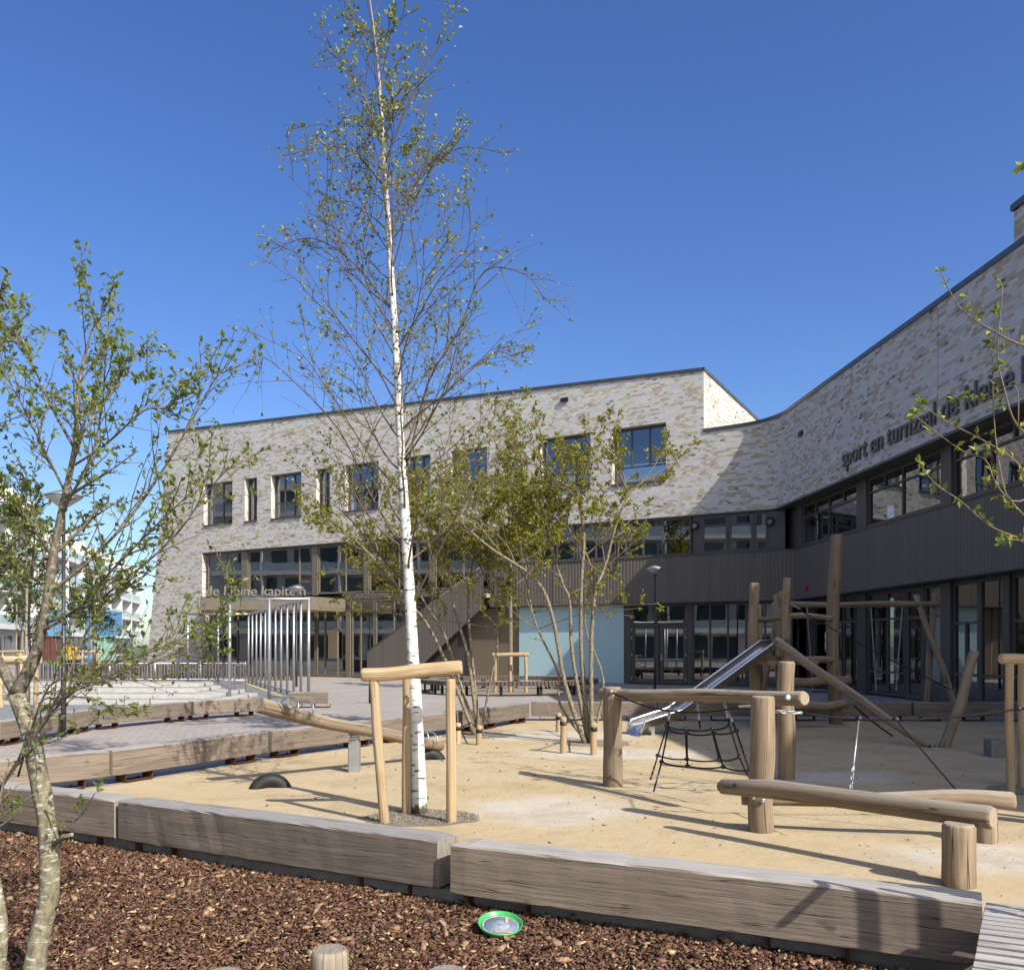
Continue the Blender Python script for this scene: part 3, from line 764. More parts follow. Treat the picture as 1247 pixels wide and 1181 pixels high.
# wing B first-floor band
OB = CBO - .05
edges = [(973, 978), (1045, 1057), (1148, 1161), (1262, 1278), (1420, 1445)]
infill(B, B.s(942.5, OB) + .1, B.s(947, OB), ZC1 + .06, Z1 - .07, OB - .03, FRAME, 'wall_panel')
window(B, B.s(947, OB), B.s(962, OB), ZC1 + .06, Z1 - .07, OB, [.45], [.72], .09)
infill(B, B.s(962.3, OB), B.s(973, OB), ZC1 + .06, Z1 - .07, OB - .03, FRAME, 'wall_panel')
prev = 978
for k, (x0, x1) in enumerate(edges):
    a, b = B.s(x0, OB), B.s(x1, OB)
    infill(B, a, b, ZC1 + .06, Z1 - .07, OB + .03, FRAME, 'mullion_post')
    if k + 1 < len(edges):
        c = B.s(edges[k + 1][0], OB)
        window(B, b, c, ZC1 + .06, Z1 - .07, OB, [(.5, 0, 1), (.25, .70, 1), (.76, .70, 1)], [.70], .075)
window(B, B.s(1445, OB), sEnd - .2, ZC1 + .06, Z1 - .07, OB, [.25, .5, .75], [.7], .075)
# wing B ground floor
OG = CBO - .75
posts = [(984, 990), (1046, 1056), (1148, 1160), (1224, 1232), (1352, 1370)]
for x0, x1 in posts: infill(B, B.s(x0, OG), B.s(x1, OG), .01, ZC0 - .05, OG + .04, FRAME, 'mullion_post')
window(B, B.s(957, OG), B.s(984, OG), .05, ZC0 - .05, OG, [.5], [.73], .08)
window(B, B.s(990, OG), B.s(1046, OG), .05, ZC0 - .05, OG, [.36, .68], [.73], .08)
window(B, B.s(1056, OG), B.s(1102, OG), .05, ZC0 - .05, OG, [.55, (.3, .25, .73)], [.73, .22], .08)
d1 = window(B, B.s(1103, OG), B.s(1125, OG), .02, ZC0 - .05, OG, [], [.73], .12, name='door')
mbh = MB(); c = B.at(B.s(1123, OG), 1.05, OG + .07); mbh.tube([c, c - dB * .16], .012, 8); mbh.box(c, .03, .02, .22, (dB, iB, UPZ)); mbh.build('handle', STEEL, d1)
window(B, B.s(1126, OG), B.s(1148, OG), .05, ZC0 - .05, OG, [], [.73], .08)
window(B, B.s(1160, OG), B.s(1192, OG), .05, ZC0 - .05, OG, [(.5, .24, .66)], [.66, .24], .09)
window(B, B.s(1192.3, OG), B.s(1224, OG), .05, ZC0 - .05, OG, [], [.24], .09)
window(B, B.s(1232, OG), B.s(1352, OG), .05, ZC0 - .05, OG, [.25, .5, .75], [.66, .24], .09)
window(B, B.s(1370, OG), sEnd - .2, .05, ZC0 - .05, OG, [.2, .4, .6, .8], [.66], .09)
for x0, x1 in ((1173, 1191), (1194, 1222), (1236, 1262)): infill(B, B.s(x0, OG), B.s(x1, OG), .5, 2.5, OG - .35, TEAL, 'blind')
infill(B, B.s(1130, OG), B.s(1147, OG), .3, 2.3, OG - .4, TEAL, 'blind')
# wing A ground floor
GA = -.45
infill(A, A.s(627), A.s(755), .01, ZC0 - .05, GA + .05, BLUE, 'blue_wall_panel')
infill(A, A.s(755.3), A.s(763), .01, ZC0 - .05, GA, FRAME, 'wall_panel')
window(A, A.s(763), A.s(832), 2.45, ZC0 - .05, GA, [.45], [], .09)
for x0, x1, hx in ((763.3, 797, 794), (798, 831.5, 801)):
    d = window(A, A.s(x0), A.s(x1), .03, 2.43, GA, [], [], .15, name='door')
    m = MB(); bar_c = (A.at(A.s(x0 + 3), 1.05, GA + .06) + A.at(A.s(x1 - 3), 1.05, GA + .06)) / 2
    m.tube([A.at(A.s(x0 + 3), 1.05, GA + .05), A.at(A.s(x1 - 3), 1.05, GA + .05)], .018, 8)
    m.box(A.at(A.s(hx), 1.1, GA + .04), .05, .04, .3, (dA, iA, UPZ)); m.build('handle', STEEL, d)
    hs = A.s(x0 + .8) if hx == 794 else A.s(x1 - .8)
    for z in (.2, 1.2, 1.9, 2.25):
        m = MB(); m.tube([A.at(hs, z - .09, GA + .03), A.at(hs, z + .09, GA + .03)], .022, 6); m.build('hinge', STEEL, d)
infill(A, A.s(832.3), A.s(838), .01, ZC0 - .05, GA, FRAME, 'wall_panel')
window(A, A.s(838), A.s(905), .03, ZC0 - .05, GA, [.33, .66], [], .07)
window(A, A.s(905.5), A.s(961), .03, ZC0 - .05, GA, [.4, .7], [.7], .07)
infill(A, A.s(842), A.s(852), .1, 3.1, GA - .5, TEAL, 'curtain')
infill(A, A.s(565), A.s(600), .01, 3.3, GA - .05, OLIVE, 'wall_panel')
infill(A, A.s(600.5), A.s(626.5), .01, 3.3, GA - .1, OLIVE, 'wall_panel')
infill(A, A.s(500), A.s(564.5), .01, 3.3, GA - .15, FRAME, 'wall_panel')
for x0, x1, ver, hor in ((250, 300, [.35, .7], []), (301, 345, [.5], []), (346, 380, [.5], [.7]), (381, 418, [.28, .7], [.72]), (424, 452, [.4], []), (453, 499, [.5], [])):
    window(A, A.s(x0), A.s(x1), .03, 3.9 if x0 > 400 else 3.4, -.25, ver, hor, .08, FRAME_L)
infill(A, A.s(418.3), A.s(423.7), .01, 3.9, -.2, FRAME_L, 'mullion_post')
infill(A, A.s(398), A.s(409), .95, 2.3, -.12, OLIVE, 'door_panel'); 
for x in (425, 478): infill(A, A.s(x), A.s(x + 7), .1, 3.6, -.8, CURT, 'curtain')
ribbed(A, s600 + .05, A.s(421), 3.92, 4.2, .02, SCH, 'cladding_band')
# outside stair with a closed ribbed side
zs0 = A.z(456, 796); sst0, sst1 = A.s(456), s600
def st_top(s): return 1.28 + (5.2 - 1.28) * (sst0 - s) / (sst0 - sst1)
def st_bot(s):
    px_s = (sst0 - s) / (sst0 - sst1)
    return max(.01, .01 + (3.36 - .01) * (px_s - .36) / .64)
ribbed(A, sst1, sst0, st_bot, st_top, .55, SCH, 'stair_side', .16, CLAD, .005)
ribbed(A, sst1 - 3.2, sst1, 3.36, 5.2, .02, SCH, 'stair_side', .16)
mb = MB()
nst = 20
for k in range(nst):
    f0 = (k + .5) / nst; s_ = sst0 + (sst1 - sst0) * f0; z = .01 + 3.9 * f0
    c = A.at(s_, z + .05, .25); mb.box(c, (sst0 - sst1) / nst * .98, .5, .16, (dA, iA, UPZ))
mb.build('stair_treads', CONC, SCH)
mb = MB()
for k in (0, ):
    pA = A.at(sst0, st_top(sst0) + .03, .55); pB = A.at(sst1, st_top(sst1) + .03, .55)
    mb.tube([pA, pB], .035, 8)
mb.build('handrail', FRAME_L, SCH)
# entrance canopy
mb = MB()
can = [(-14.85, 43.8), (-9.54, 43.7), tuple(A.at(A.s(421), 0, .02).xy), tuple(A.at(A.s(252), 0, .02).xy)]
mb.prism(can, 3.30, 3.94)
cp = mb.build('canopy', FRAME_L, SCH)
mb = MB(); mb.sheet(list(reversed([(-14.75, 44.0), (-9.7, 43.9), tuple(A.at(A.s(419), 0, .06).xy), tuple(A.at(A.s(254), 0, .06).xy)])), 3.292); mb.build('soffit', SOFFIT, cp)
# small wall fittings
def wall_lamp(c, n_):
    m = MB(); t = n_.cross(UPZ).normalized()
    m.lathe(c, [(.17, 0), (.17, .05), (.14, .07)], 20, 0, True, (t, UPZ, n_)); b = m.build('wall_lamp', BLACKM, SCH)
    m = MB(); m.lathe(c + n_ * .07 - UPZ * .03, [(.10, 0), (.09, .03), (.04, .05)], 16, 0, True, (t, UPZ, n_)); m.build('lens', m_plain('grey_lens', (.16, .165, .17), .3), b)
wall_lamp(A.at(A.s(846.5), A.z(846, 640), 0.0), -iA); wall_lamp(A.at(A.s(938), A.z(938, 635), 0.0), -iA)
mb = MB(); mb.lathe(A.at(A.s(955, 0), A.z(955, 579) , .0) - iB * .05, [(.09, 0), (.09, .08), (.05, .1)], 14, 0, True, (dA, UPZ, -iA)); mb.build('alarm_bell', RED, SCH)
mb = MB(); mb.lathe(B.at(B.s(983, CBO), B.z(983, 716, CBO), CBO + .03), [(.08, 0), (.08, .08), (.05, .1)], 14, 0, True, (dB, UPZ, -iB)); mb.build('alarm_bell', RED, SCH)
mb = MB(); mb.box(A.at(A.s(688), A.z(688, 487), .04), .34, .12, .16, (dA, iA, UPZ)); mb.box(B.at(B.s(976), B.z(976, 528), .03), .3, .1, .15, (dB, iB, UPZ)); mb.build('wall_vent', BLACKM, SCH)
# downpipe joint in the brick of wing B
mb = MB(); bar(B, B.s(1142), B.s(1142) + .02, Z1 + .9, 10.05, .004, -.03); mb.build('movement_joint', KERB, SCH)

def lettering(name, txt, origin, xdir, length, label, mat, depth=.05):
    cu = bpy.data.curves.new('tmp', 'FONT'); cu.body = txt; cu.size = 1; cu.extrude = .05; cu.offset = .0
    to = bpy.data.objects.new('tmp', cu); COL.objects.link(to)
    bpy.context.view_layer.update()
    me = bpy.data.meshes.new_from_object(to.evaluated_get(bpy.context.evaluated_depsgraph_get()))
    bpy.data.objects.remove(to); me.name = name
    co = np.empty(len(me.vertices) * 3, dtype=np.float32); me.vertices.foreach_get('co', co); co = co.reshape(-1, 3)
    k = length / (co[:, 0].max() - co[:, 0].min()); co[:, 0] -= co[:, 0].min()
    co[:, :2] *= k; co[:, 2] *= depth / .05
    x = Vector(xdir).normalized(); nrm = x.cross(UPZ)
    M3 = np.array([x, UPZ, nrm], dtype=np.float32)
    co = co @ M3; me.vertices.foreach_set('co', co.astype(np.float32).ravel()); me.update()
    me.materials.clear(); me.materials.append(mat)
    o = bpy.data.objects.new(name, me); COL.objects.link(o); o.location = origin
    return tag(o, label, 'sign')
s27 = B.s(1027)
lettering('wall_lettering', 'sport en turnzaal de kleine kapitein', B.at(s27, 7.16, .035), dB, 11.75, 'dark raised letters reading sport en turnzaal de kleine along the right brick wall', LETTER, .03)
lettering('roof_lettering', 'de kleine kapitein', Vector((-14.55, 43.75, 3.97)), Vector((1, -.02, 0)), 4.75, 'grey letters reading kleine kapitein standing on the entrance canopy edge', LETTER_L)

# ------------------------------------------------------------------ timber edging beams
def beam(a, b, label, brackets=(.16, .84), n_in=None):
    """a-b: front edge on the ground, seen left to right; the beam lies behind that edge"""
    d = (b - a).normalized(); L = (b - a).length
    n = Vector((-d.y, d.x, 0))
    if n.y < 0: n = -n
    if n_in is not None: n = n_in
    c = (a + b) / 2 + n * (BD / 2)
    t = thing('timber_beam', c, label, 'timber beam', 'timber edging beams on rusty feet')
    m = MB(); q_ = random.Random(hash(label) % 9973 if False else len(label) * 31 + int(abs(c.x) * 100)); NS = 26; cz = c + UPZ * ((ZT + ZB) / 2); hy, hz = BD / 2, (ZT - ZB) / 2; b_ = .010
    prof = [(-hy + b_, -hz), (hy - b_, -hz), (hy, -hz + b_), (hy, hz - b_), (hy - b_, hz), (-hy + b_, hz), (-hy, hz - b_), (-hy, -hz + b_)]; per = [0]
    for k in range(8): per.append(per[-1] + math.hypot(prof[(k + 1) % 8][0] - prof[k][0], prof[(k + 1) % 8][1] - prof[k][1]))
    u0 = c.x * 3.7 + c.y * 1.3; bow = q_.uniform(-.006, .006)
    for j in range(NS + 1):
        x = -L / 2 + L * j / NS; sh_ = .965 if j in (0, NS) else 1.0; x += .006 if j == 0 else (-.006 if j == NS else 0)
        for (py_, pz_) in prof:
            e = q_.uniform(-.0022, .0022) - (q_.uniform(.004, .011) if q_.random() < .035 else 0); g_ = 1 + e / hy
            m.v.append(tuple(cz + d * x + n * (py_ * sh_ * g_ + bow * (1 - (2 * x / L) ** 2)) + UPZ * (pz_ * sh_ * (1 + e / hz) + .5 * bow * (1 - (2 * x / L) ** 2))))
    for j in range(NS):
        for k in range(8):
            a_ = j * 8 + k; b2 = j * 8 + (k + 1) % 8
            m.face((a_, a_ + 8, b2 + 8, b2), [(u0 + L * j / NS, u0 + per[k]), (u0 + L * (j + 1) / NS, u0 + per[k]), (u0 + L * (j + 1) / NS, u0 + per[k + 1]), (u0 + L * j / NS, u0 + per[k + 1])], 0)
    m.face(list(range(8)), [(p_[0], p_[1]) for p_ in prof], 1); m.face([NS * 8 + k for k in reversed(range(8))], [(p_[0], p_[1]) for p_ in reversed(prof)], 1)
    m.build('timber', [TIMBER, END_G], t)
    for f in brackets:
        m = MB(); q = a + d * (L * f) + n * (BD / 2)
        m.box(q + UPZ * .012, .40, .22, .008, (d, n, UPZ))
        for sgn in (-1, 1):
            m.box(q + d * (sgn * .196) + UPZ * .058, .010, .165, .082, (d, n, UPZ))
        m.tube([q - d * .2 - n * .078 + UPZ * .098, q - d * .2 - n * .078 + UPZ * .014, q + d * .2 - n * .078 + UPZ * .014, q + d * .2 - n * .078 + UPZ * .098], .009, 6)
        for sgn in (-.6, .6):
            m.tube([q + d * (sgn * .18) + n * .06 + UPZ * .02, q + d * (sgn * .18) + n * .06 + UPZ * .035], .015, 6)
        m.build('steel_foot', RUST, t)
    return t
labF = ['grey timber beam on the mulch edge, behind the alder trunk', 'long grey timber beam in front of the birch and its stakes', 'brown timber beam in front of the balance logs, green frisbee at its foot']
for (a, b), l in zip(fF, labF): beam(a, b, l, (.12, .85) if l != labF[2] else (.1, .72))
labM = ['timber beam of the middle row nearest the left edge, behind the alder', 'middle timber beam with dappled leaf shadow, behind the left half tyre', 'middle timber beam under the raised end of the seesaw log',
        'middle timber beam behind the birch trunk and stakes', 'pale timber beam just behind the far multi-stem tree']
for (a, b), l in zip(fM, labM): beam(a, b, l)
labW = ['shaded timber beam behind the near multi-stem tree and the slide exit', 'shaded timber beam behind the slide and rope net', 'shaded timber beam behind the climbing tower post', 'shaded timber beam in front of the swing frame']
for (a, b), l in zip(fW, labW): beam(a, b, l, (.15, .5, .85))
labB = ['court edge timber beam at the left edge of view', 'court edge timber beam behind the left lamp post', 'court edge timber beam below the end of the concrete steps', 'court edge timber beam in front of the steel ball fence posts', 'short timber beam beside the right foot of the steel ball fence']
for (a, b), l in zip(fB, labB): beam(a, b, l, (.12, .85))

# ------------------------------------------------------------------ birch guard stakes (three posts and a crossbar)
def guard(name, base, H, sp, label, d_post=.045, d_bar=.058, lean=.0, xdir=Vector((1, 0, 0)), group='wooden tree guards', over=(.16, .16), barlift=0.0, third=True, seed=3, tu=0.0):
    yd = Vector((-xdir.y, xdir.x, 0)); base = Vector(base)
    t = thing(name, base, label, 'tree guard', group)
    for k, (u, v) in enumerate(((-sp / 2, -.06), (sp / 2, -.06), (tu, .40))):
        if k == 2 and not third: continue
        m = MB(); foot = base + xdir * u + yd * v; top = foot + xdir * (-lean if k == 0 else 0) + UPZ * H
        add_log(m, foot - UPZ * .05, top, d_post * 1.08, d_post, seed + k, .006, 14, 10); m.build('post', [STAKE, END_F], t)
    m = MB(); a = base + xdir * (-sp / 2 - over[0] - lean) - yd * .06 + UPZ * (H + d_bar * .6); b = base + xdir * (sp / 2 + over[1]) - yd * .06 + UPZ * (H + d_bar * .6 + barlift)
    add_log(m, a, b, d_bar, d_bar * 1.05, seed + 7, .006, 18, 8); m.build('crossbar', [STAKE, END_F], t)
    m = MB(); c = base + UPZ * (H + .01); r = .085
    m.tube([c + xdir * (r * math.cos(a_)) + yd * (.10 + .09 * math.sin(a_)) for a_ in [k * 2 * math.pi / 14 for k in range(15)]], .012, 6); m.build('tree_tie', BLACKM, t)
    return t
guard('tree_guard', Vector((-.85, 8.36, 0)), 1.30, .60, 'bright wooden guard of thick stakes and crossbar round the birch trunk', .044, .062, .10, over=(.11, .10), barlift=.06, tu=-.15)
guard('tree_guard', Vector((5.76, 9.98, 0)), 1.42, .78, 'wooden tree guard cut by the right edge of the photo', .043, .058, .0, over=(.10, .1), seed=21)
guard('tree_guard', Vector((-.05, 31.3, 0)), 1.25, 1.05, 'slender wooden guard round the tree inside the circular bench', .055, .07, .0, over=(.1, .1), seed=31)
guard('tree_guard', Vector((-12.85, 24.0, 0)), 1.18, .92, 'brown guard with thick dark crossbar by the concrete steps', .055, .10, .0, over=(.12, .12), seed=41)
guard('tree_guard', Vector((-18.3, 40.0, 0)), 1.3, .7, 'distant pale guard beside the fence, right of the left lamp post', .05, .06, seed=51)
guard('tree_guard', Vector((-22.0, 40.5, 0)), 1.3, .8, 'distant pale guard beside the fence at the left edge', .05, .06, seed=61)

# ------------------------------------------------------------------ balance logs, posts and ropes in front
def rope(m, pts, r=.008, n=6): m.tube(pts, r, n)
def sag(a, b, d=.05, k=8):
    a = Vector(a); b = Vector(b)
    return [a.lerp(b, i / k) - UPZ * (d * 4 * (i / k) * (1 - i / k)) for i in range(k + 1)]
def link_chain(m, a, b, r=.011, step=.045):
    a = Vector(a); b = Vector(b); n = max(1, int((b - a).length / step)); d = (b - a).normalized(); s1 = d.orthogonal().normalized(); s2 = d.cross(s1)
    for k in range(n):
        c = a.lerp(b, (k + .5) / n); h = (b - a).length / n * .62; w_ = r * .95; sd = s1 if k % 2 else s2
        m.tube([c - d * h + sd * 0, c - d * (h * .5) + sd * w_, c + d * (h * .5) + sd * w_, c + d * h, c + d * (h * .5) - sd * w_, c - d * (h * .5) - sd * w_, c - d * h], r * .32, 5, cap=False)
def bolt(m, c, n_, r=.018):
    t = n_.orthogonal().normalized(); m.lathe(c, [(r, 0), (r, .012), (r * .6, .02)], 10, 0, True, (t, n_.cross(t), n_))

N1 = Vector((1.146, 10.48, 0)); N2 = Vector((2.155, 7.93, 0)); N3 = Vector((3.30, 11.06, 0))
NET = thing('rope_climbing_frame', N1, 'low climbing frame of log posts and beam with a black rope net below', 'climbing frame')
m = MB(); add_log(m, N1 - UPZ * .05, N1 + UPZ * 1.13, .112, .105, 4, .006, 20); m.build('post', [LOG, END], NET)
m = MB(); add_log(m, N2 - UPZ * .05, N2 + UPZ * 1.165, .108, .102, 9, .008, 20); m.build('post', [LOG, END], NET)
m = MB(); add_log(m, N3 - UPZ * .05, N3 + UPZ * 1.41, .104, .10, 12, .012, 20); m.build('post', [LOG, END], NET)
bA = P(733, 845.5, 10.72); bB = P(979, 849.3, 8.16)
m = MB(); add_log(m, bA, bB, .070, .066, 14, .012, 18, 12); m.build('top_beam', [LOG, END], NET)
m = MB(); bolt(m, P(959, 849, 8.10), Vector((.1, -1, .1)).normalized(), .03); bolt(m, P(917.5, 971, 7.8), Vector((0, -1, 0))); bolt(m, P(929, 974.5, 7.81), Vector((0, -1, 0)), .022); m.build('bolt', STEEL, NET)
def on_beam(px):
    # point on the beam axis seen at picture column px
    lo, hi = 0.0, 1.0
    for _ in range(40):
        t = (lo + hi) / 2; q = bA.lerp(bB, t)
        if 623.5 + q.x / q.y * F < px: lo = t
        else: hi = t
    return bA.lerp(bB, t)
tops = [on_beam(x) - UPZ * .06 for x in (817, 849, 882)]
z3 = lambda x, y: (740 + x / 4.797, 820 + y / 4.797)
def net_pt(x, y, t, fr):
    """node of the net seen at zoomed column x, row y; t the place along the beam, fr = +1 far sheet, -1 near sheet"""
    px, py = z3(x, y); Yb = on_beam(px).y; dz = (EYE + (HZ - py) / F * Yb)
    return P(px, py, Yb + fr * max(0, (.88 - dz)) * .42)
mN = MB(); mS = MB(); mK = MB()
sheetB = [[(345, 305), (293, 478), (250, 618)], [(455, 325), (462, 500)], [(610, 325), (652, 505)], [(712, 300), (770, 488), (822, 600)]]
sheetF = [[(352, 325), (315, 515), (268, 690)], [(462, 350), (466, 540)], [(618, 350), (675, 545)], [(752, 335), (828, 565), (850, 640)]]
for sheet_, fr in ((sheetB, 1), (sheetF, -1)):
    P3 = [[net_pt(x, y, 0, fr) for x, y in colm] for colm in sheet_]
    for colm in P3:
        for a, b in zip(colm[:-1], colm[1:]): rope(mN, sag(a, b, .006, 3), .009)
        for q in colm[:2]: mK.lathe(q - UPZ * .02, [(.012, 0), (.026, .012), (.026, .03), (.012, .042)], 10)
    for lv in (0, 1):
        for a, b in zip(P3[:-1], P3[1:]): rope(mN, sag(a[lv], b[lv], .018, 6), .009)
    mid = [net_pt(540, 320, 0, fr)]
    for k, tp in enumerate(tops):
        tgt = P3[0][0] if k == 0 else (P3[3][0] if k == 2 else mid[0])
        j = tp.lerp(tgt, .52)
        mS = MB(); link_chain(mS, tp, j, .013, .04); mS.tube([tp.lerp(tgt, .45), tp.lerp(tgt, .7)], .011, 8); mS.build('shackle', STEEL, NET); rope(mN, [tp.lerp(tgt, .68), tgt], .010)
    mS = MB(); a_ = P3[0][2]; link_chain(mS, P3[0][1].lerp(a_, .45), a_, .012, .04); mS.tube([P3[0][1].lerp(a_, .4), P3[0][1].lerp(a_, .62)], .010, 8); mS.build('shackle', STEEL, NET)
nb = mN.build('rope_net', ROPE, NET); mK.build('rope_joint', BLACKM, nb)
m = MB(); p0 = P(744, 842, 10.36); p1 = P(903, 860, 8.6); rope(m, sag(p0, p1, .13, 12), .009); m.build('slack_rope', ROPE, NET)
m = MB(); link_chain(m, P(900, 860, 8.6), P(918, 859, 8.1), .013, .035); m.lathe(P(744.5, 842, 10.36), [(.02, -.02), (.03, 0), (.02, .02)], 10); m.build('shackle', STEEL, NET)
# traversing rope towards the right with hangers down to the balance logs
TR = thing('traverse_rope', N2, 'dark traverse rope stretched from the log post to the right above the balance logs', 'rope')
r0 = P(944, 866, 7.95); r1 = P(977, 868, 7.95); k1 = P(1046, 875, 7.9); k2 = P(1091, 876, 7.85); k3 = P(1240, 863, 7.75); k4 = P(1420, 838, 7.6)
m = MB(); rope(m, sag(r1, k1, .01, 5), .010); rope(m, sag(k1, k2, .004, 4), .010); rope(m, sag(k2, k3, .02, 8), .010); rope(m, sag(k3, k4, .03, 8), .010); m.build('rope', ROPE, TR)
m = MB(); link_chain(m, r0, r1, .014, .04); m.tube([P(965, 868, 7.95), r1], .012, 8); m.build('end_chain', STEEL, TR)
for q in (k1, k2, k3):
    m = MB(); m.lathe(q - UPZ * .02, [(.012, 0), (.03, .012), (.03, .03), (.012, .05)], 12); m.build('rope_joint', BLACKM, TR)
h1 = P(1036, 960, 7.35); h2 = P(1170, 968, 7.72)
m = MB(); rope(m, [k1, k1.lerp(h1, .7)], .008); link_chain(m, k1.lerp(h1, .72), h1, .012, .04); m.tube([k1.lerp(h1, .66), k1.lerp(h1, .76)], .011, 8); m.build('pale_hanger', STEEL, TR)
m = MB(); rope(m, [k2, h2], .008); m.build('dark_hanger', ROPE, TR)
# post off to the right that carries the rope
m = MB(); q = Vector((k4.x, k4.y, 0)); add_log(m, q, q + UPZ * 1.45, .1, .1, 77, .006); m.build('post', [LOG, END], TR)

P1 = Vector((2.985, 6.14, 0)); P2 = Vector((3.86, 7.5, 0))
L1 = thing('balance_log', P1, 'thick balance log with cracked round end resting on a short post', 'balance log', 'balance logs')
m = MB(); a = P(880, 957.5, 7.72); b = P(1206, 995, 6.10); mid_ = [a, P(939, 960.5, 7.37), P(985, 966.5, 7.12), P(1031, 972.5, 6.88), P(1116, 984, 6.48), b]
rad = [.062, .078, .076, .074, .077, .078]
d_ = (b - a).normalized()
pts = [mid_[0] - d_ * .03] + mid_ + [b + d_ * .02]; m.tube(pts, [.040] + rad + [.066], 22, 0, True, 1, True); m.build('log', [LOG, END], L1)
m = MB(); add_log(m, P1 - UPZ * .05, P1 + UPZ * .415, .108, .105, 5, .003, 22, 5); m.build('post', [LOG, END], L1)
m = MB(); bolt(m, P(895.5, 956, 7.56), Vector((-.3, -1, 0)).normalized(), .02); m.build('bolt', BLACKM, L1)
L2 = thing('balance_log', P2, 'lower balance log running behind the thick one to the right edge', 'balance log', 'balance logs')
m = MB(); a = P(903, 972, 8.06); b = P(1237, 974.5, 7.45); add_log(m, a, b, .052, .070, 17, .02, 18, 12); m.build('log', [LOG, END], L2)
m = MB(); add_log(m, P2 - UPZ * .05, P2 + UPZ * .285, .09, .09, 6, .003, 20, 4); m.build('post', [LOG, END], L2)

# ------------------------------------------------------------------ climbing tower with slide
TB = Vector((5.9, 18.0, 0))
TW = thing('climbing_tower', TB, 'tall robinia log climbing tower with rungs, in the shade before the school', 'climbing tower')
def lg(par, a, b, r0, r1=None, seed=1, wob=.02, name='post', mats=None, n=14):
    m = MB(); add_log(m, a, b, r0, r1, seed, wob, n, 12); return m.build(name, mats or [LOG, END], par)
def col_post(px, top_py, Y, wpx, seed, wob=.03, slant=0.0):
    x = (px - 623.5) / F * Y; top = P(px, top_py, Y); r = wpx / F * Y / 2
    lg(TW, Vector((x + slant, Y, -.05)), top, r * 1.1, r, seed, wob)
col_post(917.5, 710, 18.2, 12.5, 61, .02, .05); col_post(958, 704, 17.5, 9.5, 62, .02, -.02); col_post(1016.5, 651, 18.5, 14.5, 63, .03, .0)
col_post(925, 736, 18.9, 6, 64, .02); col_post(949, 742, 18.9, 6.5, 65, .02)
lg(TW, P(920, 754, 18.3), P(956, 754, 17.6), .06, .055, 66, .02, 'rail'); lg(TW, P(960, 750, 17.6), P(1013, 751.5, 18.4), .055, .055, 67, .015, 'rail')
lg(TW, P(957, 803, 17.6), P(1012, 804, 18.4), .07, .07, 68, .01, 'rail')
for k, (ya, yb, xa, xb) in enumerate(((831, 827, 965, 1034), (861, 857, 963, 1031), (889, 885, 963, 1033))):
    lg(TW, P(xa, ya, 17.9), P(xb, yb, 18.25), .085, .085, 70 + k, .025, 'rung')
m = MB(); m.box(P(944, 806, 18.2), 1.3, 1.0, .08, (Vector((.9, .43, 0)).normalized(), Vector((-.43, .9, 0)).normalized(), UPZ)); m.box(P(936, 803, 17.75), .55, .1, .14); m.build('platform', [LOG], TW)
m = MB()
for y in (772, 784): 
    c = P(1009, y, 18.33); m.tube([c, c + Vector((-.08, -.05, .03)), c + Vector((-.08, -.05, -.14)), c + Vector((0, 0, -.17))], .012, 6)
m.build('grip', STEEL, TW)
# slide
sl_top = P(940, 789, 17.85); sl_mid0 = P(925, 790, 17.75); sl_e0 = P(812, 872, 16.95); sl_e1 = P(785, 880.5, 16.78); sl_e2 = P(768, 884, 16.66); sl_end = P(763, 893, 16.62)
SLD = thing('metal_slide', Vector((sl_end.x, sl_end.y, 0)), 'stainless steel slide coming down from the log tower', 'slide')
ctrl = [sl_top, sl_mid0, sl_mid0.lerp(sl_e0, .3), sl_mid0.lerp(sl_e0, .6), sl_e0, sl_e1, sl_e2, Vector((sl_end.x, sl_end.y, .0))]
ac = Vector((.39, -.92, 0)); wS = .50
m = MB(); i = len(m.v)
prof = [(0, .14, .015), (0, .15, -.0), (.02, 0, 0), (wS / 2, -.01, 0), (wS - .02, 0, 0), (wS, .15, 0), (wS, .14, -.015)]
for j, p in enumerate(ctrl):
    hk = 1.0 if j < 6 else (.8 if j == 6 else .5)
    for (u, h, o) in prof: m.v.append(tuple(p + ac * u + UPZ * (h * hk)))
np_ = len(prof)
for j in range(len(ctrl) - 1):
    for k in range(np_ - 1):
        a = i + j * np_ + k; m.face((a, a + np_, a + np_ + 1, a + 1), None, 0, True)
chute = m.build('chute', STAIN, SLD)
m = MB()
for u in (0, wS): m.tube([p + ac * u + UPZ * (.15 * (1 if j < 6 else (.8 if j == 6 else .5))) for j, p in enumerate(ctrl)], .022, 8)
m.build('side_rail', STAIN, SLD)
m = MB(); m.box(Vector((sl_e1.x, sl_e1.y, .09)) + ac * .25, .06, .3, .20); m.build('foot', STAIN, SLD)
# leaning log and tilted post with rope
lg_t = thing('leaning_log', G(1134, 909), 'long round log leaning from the ground up to the climbing tower', 'leaning log')
lg(lg_t, P(1137, 911, 14.45), P(942, 781, 16.6), .065, .088, 81, .03, 'log', n=16)
m = MB(); bolt(m, P(945, 783, 16.48), Vector((0, -1, .1)).normalized(), .02); bolt(m, P(1132, 908, 14.42), Vector((0, -1, .3)).normalized(), .02); m.build('bolt', BLACKM, lg_t)
tp = thing('tilted_post', G(1148, 909), 'short log post tilted to the right at the foot of the leaning log', 'post')
lg(tp, G(1148, 910) - UPZ * .05, P(1189, 793, 14.6), .085, .082, 82, .02, n=18)
tr2 = thing('slack_rope', G(1148, 909), 'thin dark rope from the climbing tower down to the tilted post', 'rope')
m = MB(); rope(m, sag(P(963, 736, 17.4), P(1163, 841, 14.55), .05, 10), .010); m.build('rope', ROPE, tr2)
